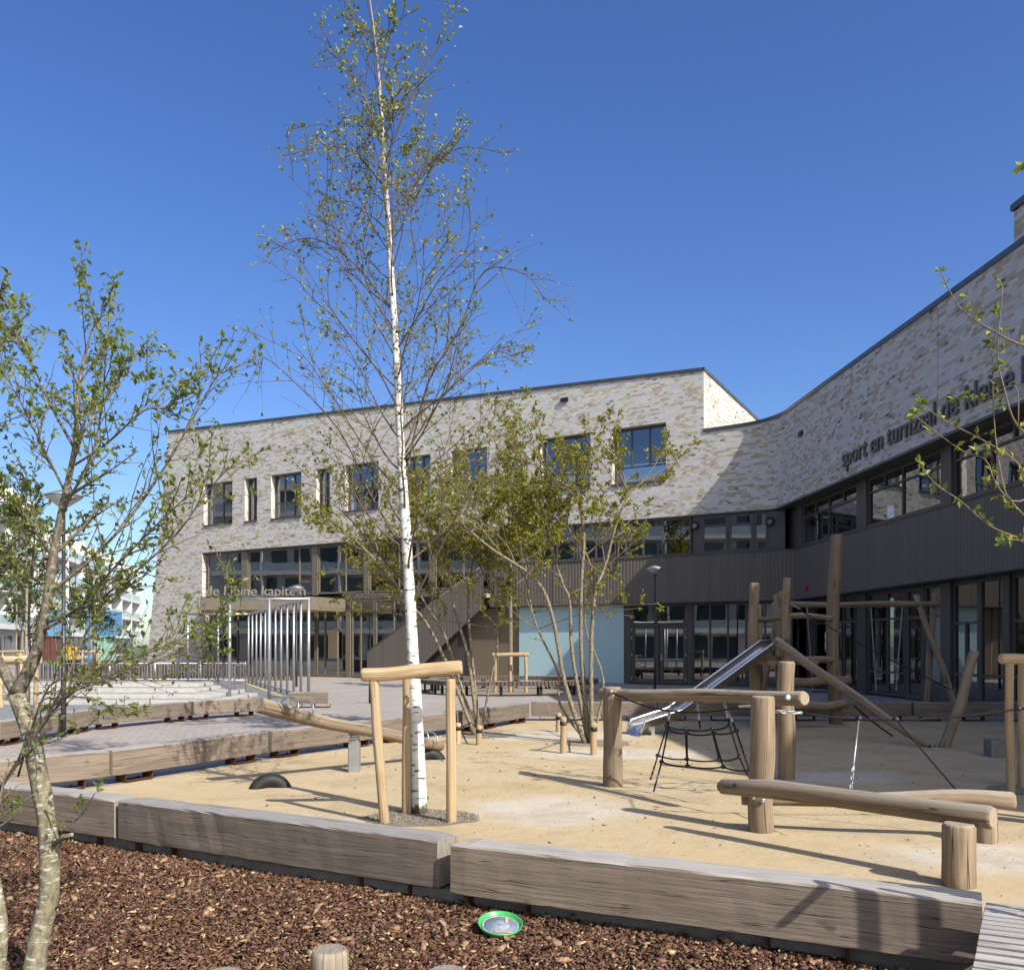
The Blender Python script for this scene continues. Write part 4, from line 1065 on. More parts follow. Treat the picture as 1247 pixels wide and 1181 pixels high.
m = MB(); link_chain(m, P(1149, 833, 14.8), P(1163, 841, 14.55), .014, .04); link_chain(m, P(962, 735, 17.4), P(974, 741, 17.2), .014, .04); m.build('end_chain', STEEL, tr2)
rr = thing('hanging_rope', G(1087, 897), 'short dark rope hanging from the leaning log to the ground', 'rope')
m = MB(); rope(m, sag(P(1040, 859, 15.6), P(1087, 896, 16.3 * .985), .02, 6), .014); m.build('rope', ROPE, rr)
# swing
SW = thing('swing_frame', P(1133, 869, 21.5), 'log swing frame with two swing seats in front of the right glass front', 'swing')
sA_, sB_ = P(942, 736.5, 20.4), P(1140, 735.5, 21.5)
lg(SW, sA_, sB_, .072, .068, 91, .02, 'top_beam')
def ground_under(p, dx, dy): return Vector((p.x + dx, p.y + dy, -.03))
lg(SW, ground_under(P(1128, 800, 21.5), 0, .1), P(1139, 722, 21.6), .075, .07, 92, .02, 'leg')
lg(SW, P(1165, 868, 21.3), P(1116, 724, 21.35), .075, .065, 93, .02, 'leg')
lg(SW, P(925, 868, 20.6), P(951, 720, 20.45), .075, .07, 94, .02, 'leg')
lg(SW, ground_under(P(955, 800, 20.3), 0, -.1), P(944, 724, 20.3), .07, .07, 95, .02, 'leg')
for (xa, xb, sx0, sx1, py) in ((1058, 1097, 1067, 1091, 842), (981, 1006, 990, 1012, 842)):
    st = empty('swing_seat', P((sx0 + sx1) / 2, py, 21.2)); st.parent = SW; wp = Vector(st['_w']); st.location = wp - Vector(SW['_w'])
    f1 = (xa - 942) / 198; f2 = (xb - 942) / 198
    a0, a1 = sA_.lerp(sB_, f1) - UPZ * .08, sA_.lerp(sB_, f2) - UPZ * .08
    b0, b1 = P(sx0, py, 21.15), P(sx1, py, 21.25)
    m = MB(); m.box((b0 + b1) / 2, .46, .18, .03, bev=.006); m.build('seat', TYRE, st)
    m = MB(); link_chain(m, a0, b0, .016, .07); m.build('chain', STEEL, st)
    m = MB(); link_chain(m, a1, b1, .016, .07); m.build('chain', STEEL, st)
# small block
cbk = G(1212, 921); m = MB(); m.box(cbk + UPZ * .125, .23, .23, .25, bev=.008); tag(m.build('stone_block', m_plain('grey_block', (.19, .18, .165), .9, 0, 8, .2, .2, .3), loc=cbk), 'small grey cube block standing on the play surface by the right tree guard', 'block')

# ------------------------------------------------------------------ seesaw
PV = Vector((-2.0, 11.67, 0))
SS = thing('seesaw', PV, 'log seesaw on a steel pivot post, left end raised, with bent metal grips', 'seesaw')
e0 = P(315, 858.5, 10.15); e1 = P(537, 909.5, 13.05)
m = MB(); add_log(m, e0, e1, .086, .070, 101, .012, 20, 12); m.build('log', [LOG, END], SS)
m = MB(); m.box(PV + UPZ * .20, .14, .14, .42, bev=.01); m.box(PV + UPZ * .425, .11, .11, .03)
for s_ in (-.045, .045): m.box(PV + UPZ * .47 + Vector((s_, 0, 0)), .012, .1, .09)
m.tube([PV + UPZ * .475 + Vector((-.075, 0, 0)), PV + UPZ * .475 + Vector((.075, 0, 0))], .018, 8); m.build('pivot_post', STEEL, SS)
dS = (e1 - e0).normalized(); pS = Vector((-dS.y, dS.x, 0)).normalized(); uS = dS.cross(pS)
if uS.z < 0: uS = -uS
for f in (.13, .20, .85, .91):
    m = MB(); c = e0.lerp(e1, f)
    arc = [c + pS * (-.14) + uS * -.0] + [c + pS * (.15 * math.cos(a_)) + uS * (.06 + .11 * math.sin(a_)) for a_ in [math.pi - k * math.pi / 10 for k in range(11)]] + [c + pS * .14]
    m.tube(arc, .011, 8); m.build('grip', STEEL, SS)
def half_tyre(c, d, label, Rr=.175, r=.07):
    m = MB(); pts = [c + d * (Rr * math.cos(a_)) + UPZ * (Rr * math.sin(a_) - .085) for a_ in [math.pi * k / 16 for k in range(17)]]
    t = thing('half_tyre', c, label, 'half tyre', 'half tyres under the seesaw')
    m.tube(pts, r, 14, 0, True); tb = m.build('tread', TYRE, t)
    m = MB()
    for s_ in (-.05, 0, .05):
        sd = d.cross(UPZ); m.tube([p + sd * s_ + (p - c + UPZ * .085).normalized() * (math.sqrt(max(0, r * r - s_ * s_)) + .001) for p in pts], .006, 5)
    m.build('tread_rib', TYRE, t)
half_tyre(G(329, 959) , Vector((.93, .36, 0)).normalized(), 'half tyre set in the ground below the raised seesaw end')
half_tyre(G(523, 925), Vector((.93, .36, 0)).normalized(), 'half tyre under the lowered seesaw end behind the birch')

# ------------------------------------------------------------------ round tree bench
BC = Vector((-.10, 32.0, 0))
RB = thing('circular_bench', BC, 'large round slatted bench encircling a guarded tree', 'bench')
m = MB(); ro, ri = 3.07, 2.52; ns = 150
for k in range(ns):
    a_ = 2 * math.pi * k / ns; dr = Vector((math.cos(a_), math.sin(a_), 0)); tn = Vector((-dr.y, dr.x, 0))
    m.box(BC + dr * ((ro + ri) / 2) + UPZ * .435, ro - ri, .095, .05, (dr, tn, UPZ))
    m.box(BC + dr * (ro + .012) + UPZ * .385, .022, .095, .15, (dr, tn, UPZ)); m.box(BC + dr * (ri - .012) + UPZ * .385, .022, .085, .15, (dr, tn, UPZ))
m.build('slatted_seat', m_wood('dark_slat', (.10, .075, .06), (.17, .13, .105), (.24, .19, .16), grey=(.30, .27, .25), gl=(2, 60, 1)), RB)
for k in range(14):
    a_ = 2 * math.pi * (k + .3) / 14; dr = Vector((math.cos(a_), math.sin(a_), 0)); tn = Vector((-dr.y, dr.x, 0)); m = MB()
    m.box(BC + dr * 2.92 + UPZ * .155, .07, .07, .31, (dr, tn, UPZ)); m.box(BC + dr * 2.66 + UPZ * .155, .07, .07, .31, (dr, tn, UPZ)); m.box(BC + dr * 2.79 + UPZ * .33, .5, .06, .04, (dr, tn, UPZ)); m.build('leg', BLACKM, RB)
def disc(c, rx, ry, seed, n=40):
    q = random.Random(seed); ph = [q.uniform(0, 6.28) for _ in range(4)]
    return [(c[0] + rx * math.cos(a) * (1 + .07 * math.sin(3 * a + ph[0]) + .05 * math.sin(7 * a + ph[1])), c[1] + ry * math.sin(a) * (1 + .07 * math.sin(2 * a + ph[2]) + .05 * math.sin(9 * a + ph[3]))) for a in [2 * math.pi * k / n for k in range(n)]]
m = MB(); m.sheet(disc(BC, 2.5, 2.5, 1), .004); structure('tree_pit_ground', m, PIT)
for k, (c, rx, ry) in enumerate((((-.84, 8.56), .55, .40), ((1.35, 15.1), .62, .5), ((-.62, 16.45), .65, .55), ((5.8, 10.2), .5, .4))):
    m = MB(); m.sheet(disc(c, rx, ry, 5 + k), .004 + .001 * k); structure('tree_pit_ground', m, PIT)

# ------------------------------------------------------------------ lamps, bollard, ball fence, steps, railing
def lamp(x, y, h, label):
    t = thing('street_lamp', (x, y, 0), label, 'street lamp', 'slim dark street lamps'); b = Vector((x, y, 0))
    m = MB(); m.tube([b - UPZ * .05, b + UPZ * 1.2, b + UPZ * 1.22, b + UPZ * (h - .3)], [.045, .045, .035, .03], 12); m.build('pole', POLE, t)
    m = MB(); m.lathe(b + UPZ * (h - .35), [(.05, 0), (.07, .03), (.05, .06)], 14); m.build('collar', POLE, t)
    m = MB(); m.lathe(b + UPZ * (h - .29), [(.06, 0), (.29, .17), (.30, .19)], 24); m.build('shade', LENS, t)
    m = MB(); m.lathe(b + UPZ * (h - .095), [(.315, 0), (.315, .02), (.10, .10), (.03, .12)], 24); m.build('cap', STEEL, t)
lamp((797.5 - 623.5) / F * 33, 33, 4.45, 'slim dark lamp post in front of the double glass doors')
lamp(-7.85, 16.1, 4.3, 'dark lamp post rising behind the alder branches beside the paving')
lamp((361 - 623.5) / F * 36, 36, 3.95, 'lamp post behind the steel ball fence, its head before the canopy letters')
bl = Vector((-3.94, 25.6, 0)); t = thing('bollard', bl, 'short dark bollard on the paving left of the birch stakes', 'bollard')
m = MB(); m.tube([bl, bl + UPZ * .52, bl + UPZ * .56], [.05, .05, .03], 12); m.build('post', BLACKM, t)

BF = thing('ball_fence', (-6, 27, 0), 'tall galvanised steel ball fence of slender bars round the court end', 'ball fence')
m = MB(); HF = 2.97
fl = [Vector((-8.29, 27, 0)), Vector((-7.13, 27, 0)), Vector((-5.97, 27, 0))]
for k, q in enumerate(fl):
    m = MB(); m.tube([q, q + UPZ * HF], .05, 10); m.build('frame_post', STEEL, BF)
m = MB(); m.tube([fl[0] + UPZ * HF + Vector((-.05, 0, 0)), fl[2] + UPZ * HF + Vector((.05, 0, 0))], .045, 8); m.build('rail', STEEL, BF)
m = MB(); m.tube([fl[1] + UPZ * .09, fl[2] + UPZ * .09], .03, 8); m.build('rail', STEEL, BF)
back0, back1 = Vector((-11.46, 40, 0)), Vector((-14.1, 40, 0)); nb_ = 11
m = MB()
m.tube([fl[2] + UPZ * HF, back0 + UPZ * HF], .045, 8); m.build('rail', STEEL, BF)
m = MB(); m.tube([fl[2] + UPZ * .1, back0 + UPZ * .1], .03, 8); m.build('rail', STEEL, BF)
for k in range(1, nb_ + 1):
    q = fl[2].lerp(back0, k / nb_); m = MB(); m.tube([q, q + UPZ * HF], .042, 8); m.build('bar', STEEL, BF)
m = MB(); m.tube([back0 + UPZ * HF, back1 + UPZ * HF], .045, 8); m.build('rail', STEEL, BF)
m = MB(); m.tube([back0 + UPZ * .1, back1 + UPZ * .1], .03, 8); m.build('rail', STEEL, BF)
for k in (1, 2):
    q = back0.lerp(back1, k / 2); m = MB(); m.tube([q, q + UPZ * HF], .045, 8); m.build('bar', STEEL, BF)
hr = thing('handrail', (-8.6, 28.5, 0), 'small bent tube handrail beside the steel ball fence post', 'handrail')
m = MB(); o_ = Vector((-8.6, 28.5, 0)); m.tube([o_, o_ + UPZ * .95, o_ + Vector((.06, .05, 1.0)), o_ + Vector((.2, .5, 1.0)), o_ + Vector((.2, .5, 0))], .022, 8); m.build('rail', STEEL, hr)

ST = thing('concrete_steps', (-16, 26, 0), 'pale concrete tribune steps on the far side of the court', 'steps')
for k, (xa, xb, yf, z0, z1) in enumerate(((-30, -7.9, 24.6, 0, .115), (-30, -8.4, 25.6, .115, .23), (-30, -9.15, 26.6, .23, .345), (-30, -9.4, 27.6, .345, .46))):
    m = MB()
    x = xa
    while x < xb - .2:
        x2 = min(x + 2.0, xb); m.box(Vector(((x + x2) / 2, (yf + 29) / 2, (z0 + z1) / 2)), x2 - x - .008, 29 - yf, z1 - z0 - .004, bev=.012); x = x2
    m.build('step', CONC, ST)
RL = thing('metal_railing', (-18, 40.7, 0), 'low grey railing with upright bars behind the concrete steps', 'railing')
m = MB()
m.tube([Vector((-30, 40.7, .82)), Vector((-11.8, 40.7, .82))], .025, 6); m.build('rail', STEEL, RL)
m = MB(); m.tube([Vector((-30, 40.7, .12)), Vector((-11.8, 40.7, .12))], .02, 6); m.build('rail', STEEL, RL)
m = MB()
x = -30
while x < -11.8: m.tube([Vector((x, 40.7, .12)), Vector((x, 40.7, .82))], .011, 5, cap=False); x += .125
m.build('bar', STEEL, RL)
for k in range(10):
    m = MB(); x = -29.8 + 2 * k; m.tube([Vector((x, 40.7, 0)), Vector((x, 40.7, .9))], .03, 6); m.build('post', STEEL, RL)
hd = thing('dark_fence', (-13, 43, 0), 'low dark timber fence at the foot of the brick wall', 'fence')
m = MB()
for k in range(60): m.box(Vector((-22 + .2 * k, 42.6, .36)), .16, .03, .72)
m.build('boards', m_plain('dark_board', (.06, .05, .045), .8, 0, 4, .3), hd)

# ------------------------------------------------------------------ stumps, frisbee, slatted lounger
for k, (px, topc, kz, wpx, lab) in enumerate(((402, 1154.8, .25, 46, 'pale round stump standing in the mulch, the tallest seen at the bottom edge'), (545, 1181.5, .25, 51, 'round stump cut off by the bottom edge, right of the tallest stump'), (272, 1184, .25, 47, 'round stump just showing at the bottom edge, left of the tallest stump'))):
    c = G(px, topc, kz); r = wpx / F * c.y / 2; g = Vector((c.x, c.y, 0))
    t = thing('log_stump', g, lab, 'stump', 'round stumps in the mulch'); m = MB(); add_log(m, g - UPZ * .1, g + UPZ * kz, r * 1.0, r * 1.0, 110 + k, .002, 28, 6)
    m.build('post', [m_wood('stump_wood', (.26, .21, .15), (.36, .30, .225), (.44, .37, .29), gl=(1.6, 36, 1), flip=True), END_G], t)
fc = G(609, 1127, .05); tz = (Vector((.06, -.23, .97))).normalized(); tx = Vector((1, 0, 0)); tx = (tx - tz * tx.dot(tz)).normalized(); ty = tz.cross(tx)
FR = thing('flying_disc', fc, 'green rimmed flying disc lying on the mulch by the beam', 'frisbee')
m = MB(); m.lathe(fc, [(.101, -.002), (.112, .006), (.119, .020), (.1245, .023), (.125, .016), (.116, -.002), (.10, -.010)], 40, 0, True, (tx, ty, tz)); m.build('rim', GREEN, FR)
m = MB(); m.lathe(fc, [(.090, .0), (.089, .004), (.062, .003), (.060, .005), (.012, .0045), (.010, .008), (.004, .0085)], 40, 0, True, (tx, ty, tz)); m.build('disc', DISC, FR)
m = MB(); m.lathe(fc, [(.104, -.001), (.103, .0055), (.092, .0045), (.0915, .002)], 40, 0, True, (tx, ty, tz)); m.lathe(fc, [(.052, .0042), (.051, .0056), (.014, .0054), (.013, .0056)], 30, 0, True, (tx, ty, tz)); m.build('pale_ring', m_plain('cloudy_ring', (.24, .28, .34), .55, 0, 30, .3), FR)
m = MB(); m.box(fc + tx * .02 - ty * .075 + tz * .009, .10, .013, .004, (tx, ty, tz)); m.box(fc + tx * .035 + ty * .05 + tz * .008, .02, .04, .003, (tx, ty, tz)); m.build('wood_scrap', STAKE, FR)
u_ = (fF[2][1] - fF[2][0]).normalized()
edge = []
for (px, py, z) in ((1201, 1098, .425), (1199, 1104, .428), (1193, 1130, .405), (1188, 1158, .365), (1183, 1181, .325)): edge.append(G(px, py, z))
edge.append(edge[-1] + Vector((-.04, -.11, -.10))); edge.append(edge[-1] + Vector((-.03, -.08, -.16)))
LN = thing('slatted_lounger', edge[0], 'pale slatted timber lounger curving down in front of the brown beam, bottom right', 'lounger')
def path_at(pts, s):
    for a, b in zip(pts[:-1], pts[1:]):
        L = (b - a).length
        if s <= L: return a + (b - a) * (s / L), (b - a) / L
        s -= L
    return pts[-1], (pts[-1] - pts[-2]).normalized()
m = MB(); s_ = .02; tot = sum((b - a).length for a, b in zip(edge[:-1], edge[1:])); uu_ = Vector((u_.x, u_.y, 0))
while s_ < tot:
    c, tg = path_at(edge, s_); nn = uu_.cross(tg).normalized()
    m.box(c + uu_ * .6 - nn * .012 * (1 if nn.z > 0 else -1), 1.2, .037, .024, (uu_, tg, nn), 0, .003); s_ += .054
PALE = m_wood('pale_slat', (.33, .31, .29), (.46, .44, .42), (.56, .54, .52), gl=(3, 90, 1), crack=.9)
m.build('seat_slats', PALE, LN)
m = MB()
for f in (.06, 1.1):
    for a, b in zip(edge[:-1], edge[1:]): m.box((a + b) / 2 + uu_ * f - UPZ * .06, (b - a).length + .01, .04, .06, ((b - a).normalized(), uu_, (b - a).normalized().cross(uu_)))
    m.box(edge[2] + uu_ * f - UPZ * .24, .04, .04, .3); m.box(edge[5] + uu_ * f - UPZ * .12, .04, .04, .12)
m.build('side_frame', BLACKM, LN)
# its slatted back, unseen; posts and leaning rod added to shadow the beam
m = MB(); b0 = Vector((2.36, 4.19, 0))
for k in range(8):
    m.box(b0 + uu_ * .7 + UPZ * (.47 + .095 * k), 1.4, .018, .050, (uu_, Vector((.442, .897, 0)), UPZ), 0, .004)
m.build('back_slats', PALE, LN)
for q in (Vector((2.74, 3.59, 0)), Vector((2.47, 3.74, 0))):
    m = MB(); add_log(m, q, q + UPZ * 1.46, .019, .018, 150, .004); m.build('post', [STAKE, END_F], LN)  # unseen thin posts, not lounger parts, placed to cast shadows on the beam
m = MB(); m.tube([Vector((2.47, 3.735, 1.45)), Vector((2.20, 3.83, 1.13))], .020, 10); m.build('shadow_brace', STAKE, LN)

# ------------------------------------------------------------------ mulch chips and litter
def chips(name, n, region, size, z0, z1, mat, seed, test=None):
    r = np.random.default_rng(seed)
    x0, x1, y0_, y1 = region
    pts = np.stack([r.uniform(x0, x1, n), r.uniform(y0_, y1, n)], 1)
    if test is not None: pts = pts[test(pts)]
    n = len(pts)
    tmpl = np.array([[-1, -1, -1], [1, -1, -1], [1, 1, -1], [-1, 1, -1], [-1, -1, 1], [1, -1, 1], [1, 1, 1], [-1, 1, 1]], dtype=np.float32) * .5
    sz = np.stack([size * r.uniform(.5, 1.6, n), size * r.uniform(.25, .75, n), size * r.uniform(.10, .28, n)], 1)
    V = tmpl[None] * sz[:, None, :]
    V[:, :, :2] *= r.uniform(.55, 1.05, (n, 8, 1)); V += r.normal(0, size * .04, V.shape)
    a, b, c = r.uniform(0, 6.283, n), r.normal(0, .38, n), r.normal(0, .38, n)
    def rot(V, ang, i, j):
        ca, sa = np.cos(ang)[:, None], np.sin(ang)[:, None]; vi, vj = V[:, :, i].copy(), V[:, :, j].copy()
        V[:, :, i] = vi * ca - vj * sa; V[:, :, j] = vi * sa + vj * ca
    rot(V, b, 0, 2); rot(V, c, 1, 2); rot(V, a, 0, 1)
    lump = .5 + .5 * np.sin(pts[:, 0] * 3.1 + 1.3 * np.sin(pts[:, 1] * 2.3)) * np.cos(pts[:, 1] * 3.7 + pts[:, 0])
    V[:, :, 0] += pts[:, 0:1]; V[:, :, 1] += pts[:, 1:2]; V[:, :, 2] += (z0 + (z1 - z0) * (r.uniform(0, 1, n) ** 1.3 * .6 + lump * .4))[:, None]
    fq = np.array([[4, 5, 6, 7], [0, 1, 5, 4], [1, 2, 6, 5], [2, 3, 7, 6], [3, 0, 4, 7]], dtype=np.int32)
    me = bpy.data.meshes.new(name); me.vertices.add(n * 8); me.vertices.foreach_set('co', V.astype(np.float32).ravel())
    fi = (fq[None] + (np.arange(n, dtype=np.int32) * 8)[:, None, None]).reshape(-1)
    me.loops.add(len(fi)); me.loops.foreach_set('vertex_index', fi); me.polygons.add(n * 5)
    me.polygons.foreach_set('loop_start', np.arange(0, n * 20, 4, dtype=np.int32)); me.update(calc_edges=True)
    me.materials.append(mat); o = bpy.data.objects.new(name, me); COL.objects.link(o); return o
fe = [(p.x, p.y) for p in (fF[0][0], fF[0][1], fF[1][1], fF[2][1])] + [(5.0, 2.95)]
def in_mulch(p):
    yl = np.interp(p[:, 0], [q[0] for q in fe], [q[1] for q in fe])
    vis = np.abs(p[:, 0]) < p[:, 1] * .60 + .3
    return (p[:, 1] < yl + .06) & vis
c_ = chips('bark_mulch', 190000, (-5.2, 2.6, 3.0, 8.4), .027, .0, .036, CHIP, 3, in_mulch)
tag(c_, 'red brown bark mulch covering the bed in front of the timber beams', 'mulch', kind='stuff')
SHRED = m_plain('bark_shred', (.27, .17, .10), .9, 0, 40, .6)
c_ = chips('bark_shreds', 650, (-5.2, 2.6, 3.0, 8.4), .060, .024, .038, SHRED, 13, in_mulch); v_ = c_
tag(c_, 'longer pale shreds and splinters lying loose on the bark mulch', 'mulch', kind='stuff')
BIT = m_leaf('leaf_bit', [(0, (.20, .22, .05)), (.5, (.34, .33, .12)), (1, (.5, .46, .26))], .2)
c_ = chips('bark_pieces', 2600, (-5.2, 2.6, 3.0, 8.4), .050, .020, .038, CHIP, 14, in_mulch); tag(c_, 'bigger slabs of bark lying loose on top of the mulch', 'mulch', kind='stuff')
c_ = chips('leaf_bits', 900, (-5.2, 2.6, 3.0, 8.4), .020, .030, .042, BIT, 17, in_mulch); tag(c_, 'tiny fallen yellow green leaf bits on the bark mulch', 'litter', kind='stuff')
LIT = m_plain('leaf_litter', (.10, .065, .035), .9, 0, 30, .5)
def in_sand(p):
    yl = np.interp(p[:, 0], [q[0] for q in fe], [q[1] for q in fe]); return (p[:, 1] > yl + .3) & (np.abs(p[:, 0]) < p[:, 1] * .57)
c_ = chips('litter', 1500, (-3.2, 6.5, 5.5, 15), .012, .002, .004, LIT, 9, in_sand); tag(c_, 'tiny dark leaf crumbs scattered over the sand coloured play surface', 'litter', kind='stuff')
c_ = chips('litter', 170, (-3.2, 6.5, 5.5, 17), .034, .004, .006, LIT, 39, in_sand); tag(c_, 'larger dark leaf scraps lying here and there on the play surface', 'litter', kind='stuff')
c_ = chips('litter', 500, (-4.8, .6, 5.6, 8.4), .03, .004, .012, CHIP, 19, lambda p: np.abs(p[:, 1] - np.interp(p[:, 0], [q[0] for q in fe], [q[1] for q in fe]) - .42) < .10)
tag(c_, 'bark crumbs strewn along the inner foot of the front timber beams', 'litter', kind='stuff')
GRAV = m_soil('pit_grit', (.12, .10, .08), (.42, .37, .30))
c_ = chips('grit', 4200, (-1.7, .1, 7.9, 9.4), .020, .006, .016, GRAV, 29, lambda p: ((p[:, 0] + .84) / .54) ** 2 + ((p[:, 1] - 8.56) / .39) ** 2 < 1)
tag(c_, 'dark coarse grit round the foot of the birch', 'grit', kind='stuff')

# ------------------------------------------------------------------ trees
class Tree:
    def __init__(s, seed, leafL=.05, leafW=.6, droop=0.0, up=.15, tw=.004):
        s.r = random.Random(seed); s.tr = MB(); s.br = MB(); s.lf = MB()
        s.L = leafL; s.W = leafW; s.droop = droop; s.up = up; s.tw = tw; s.nl = 0
    def rv(s):
        r = s.r
        while True:
            v = Vector((r.uniform(-1, 1), r.uniform(-1, 1), r.uniform(-1, 1)))
            if .05 < v.length < 1: return v.normalized()
    def leaves(s, p, d, n):
        r = s.r
        for _ in range(n):
            dd = (d * .35 + s.rv() * .8 + Vector((0, 0, .1))).normalized(); k = s.L * r.uniform(.55, 1.2)
            nr = (s.rv() + Vector((0, 0, .7))).normalized()
            s.lf.leaf(p + s.rv() * (.12 * s.L), dd, nr, k, k * s.W); s.nl += 1
    def twig(s, p, d, L, r0, nl=2, seg=4, mb=None, lp=.8):
        pts = [p.copy()]; q = p.copy(); d = d.normalized(); r = s.r
        for k in range(seg):
            d = (d + s.rv() * .16 + Vector((0, 0, s.up * .5 - s.droop * (k / seg)))).normalized(); q = q + d * (L / seg); pts.append(q.copy())
            if r.random() < lp: s.leaves(q, d, r.choice((nl, nl, nl + 1, max(1, nl - 1))))
        (mb or s.br).tube(pts, [max(s.tw * .5, r0 * (1 - .75 * k / seg)) for k in range(seg + 1)], 4, 0, False)
        return pts
    def branch(s, p, d, L, r0, depth, kids, nl=2, spread=(.5, 1.0), kl=.55, lp=.8, seg=6, t0=.25, n=6):
        """a limb that wanders, tapers and carries side shoots"""
        r = s.r; pts = [p.copy()]; q = p.copy(); d = d.normalized(); ds = [d]
        for k in range(seg):
            d = (d + s.rv() * .13 + Vector((0, 0, s.up * .6 - s.droop * .8 * (k / seg) ** 1.5))).normalized(); q = q + d * (L / seg); pts.append(q.copy()); ds.append(d)
        rad = [max(s.tw, r0 * (1 - .8 * (k / seg))) for k in range(seg + 1)]
        s.br.tube(pts, rad, n, 0, False)
        s.shoots(pts, ds, rad, L, depth, kids, nl, spread, kl, lp, t0)
    def shoots(s, pts, ds, rad, L, depth, kids, nl, spread, kl, lp, t0):
        r = s.r; seg = len(pts) - 1
        for k in range(kids):
            f = t0 + (1 - t0) * (k + r.random()) / kids; x = f * seg; i = min(int(x), seg - 1); g = x - i
            p = pts[i].lerp(pts[i + 1], g); d = ds[min(i + 1, seg)]
            ax = s.rv(); ax = (ax - d * ax.dot(d)).normalized(); an = r.uniform(*spread)
            dd = d * math.cos(an) + ax * math.sin(an); LL = L * kl * (1.15 - .6 * f) * r.uniform(.7, 1.25); rr = max(s.tw, rad[min(i, seg)] * .55)
            if depth <= 1: s.twig(p, dd, LL, min(rr, s.tw * 2.2), nl, lp=lp)
            else: s.branch(p, dd, LL, rr, depth - 1, max(2, int(kids * .7)), nl, spread, kl, lp, max(4, 5), .2, 5)
        s.leaves(pts[-1], ds[-1], nl)
    def limb(s, pts, r0, r1, mb=None, n=10, sub=4, ex=.9):
        """smooth guided limb through points"""
        pts = [Vector(p) for p in pts]; out = []
        for i in range(len(pts) - 1):
            p0 = pts[max(i - 1, 0)]; p1 = pts[i]; p2 = pts[i + 1]; p3 = pts[min(i + 2, len(pts) - 1)]
            for k in range(sub):
                t = k / sub; out.append(.5 * ((2 * p1) + (p2 - p0) * t + (2 * p0 - 5 * p1 + 4 * p2 - p3) * t * t + (3 * p1 - p0 - 3 * p2 + p3) * t ** 3))
        out.append(pts[-1]); m = len(out) - 1
        rad = [r0 + (r1 - r0) * (k / m) ** ex for k in range(m + 1)]
        rad = [x * (1 + .06 * s.r.uniform(-1, 1)) for x in rad]
        (mb or s.br).tube(out, rad, n, 0, True)
        ds = [(out[min(k + 1, m)] - out[max(k - 1, 0)]).normalized() for k in range(m + 1)]
        return out, ds, rad
    def finish(s, name, base, label, trunk_m, branch_m, leaf_m, cat='tree', group=None):
        t = thing(name, base, label, cat, group)
        if s.tr.v: s.tr.build('trunk', trunk_m, t)
        if s.br.v: s.br.build('branches', branch_m, t)
        if s.lf.v: s.lf.build('crown', leaf_m, t)
        return t

# --- the birch
T = Tree(11, .041, .8, droop=.30, up=.17, tw=.0026)
YB = 8.78
tp_ = [P(511, 994, YB), P(508, 900, YB), P(503, 800, YB), P(497, 690, YB), P(489, 560, YB), P(483, 440, YB), P(475, 310, YB), P(468, 200, YB), P(461, 90, YB), P(453, 20, YB), P(446, -28, YB)]
out, ds, rad = T.limb(tp_, .078, .003, T.tr, 16, 5, .8)
rad_f = lambda z: .07 * (1 - z / 8.8) + .01
def at_z(z):
    for a, b in zip(out[:-1], out[1:]):
        if a.z <= z <= b.z: return a.lerp(b, (z - a.z) / (b.z - a.z))
    return out[-1]
rr_ = T.r
ga = 0.4
for k in range(58):
    z = 2.15 + 5.45 * (k / 57) ** .92; ga += 2.399 + rr_.uniform(-.5, .5)
    f = (z - 2.0) / 6.2
    Lb = (1.15 + 1.0 * math.sin(math.pi * min(1, f * 1.15 + .12))) * (1 - .55 * f) * rr_.uniform(.62, 1.05)
    el = R(rr_.uniform(22, 56)); d = Vector((math.cos(ga) * math.cos(el), math.sin(ga) * math.cos(el), math.sin(el)))
    T.branch(at_z(z), d, Lb, max(.0045, rad_f(z) * .19), 2, 7 if f < .7 else 5, 1, (.35, 1.0), .50, .72, 8, .22)
# long guided boughs
for pts in ([(492, 590, 0), (520, 470, -.1), (560, 400, -.2), (590, 330, -.25), (640, 335, -.25), (662, 365, -.25)], [(480, 380, 0), (430, 320, .1), (380, 290, .15), (330, 305, .2)],
            [(497, 680, 0), (450, 600, .15), (410, 520, .25), (330, 440, .3), (312, 445, .3)], [(474, 290, 0), (510, 215, .1), (560, 180, .1), (615, 188, .1)],
            [(488, 560, 0), (550, 470, .2), (600, 430, .3), (628, 436, .3)], [(470, 230, 0), (420, 180, -.2), (345, 190, -.3)],
            [(466, 180, 0), (440, 110, .1), (410, 70, .1), (390, 30, .1)], [(468, 200, 0), (500, 120, -.1), (530, 60, -.1), (546, 5, -.1)], [(500, 740, 0), (540, 660, -.2), (570, 600, -.3), (600, 560, -.3)]):
    o2, d2, r2 = T.limb([P(x, y, YB + dy) for x, y, dy in pts], .011, .0026, T.br, 6, 4)
    T.shoots(o2, d2, r2, (o2[-1] - o2[0]).length, 1, 26, 1, (.4, 1.1), .30, .75, .2)
print('birch leaves', T.nl)
T.finish('birch_tree', Vector((-.89, 8.78, 0)), 'tall slender white barked birch with sparse young leaves, held by stakes', BIRCH, TWIG, LEAF_BIRCH)

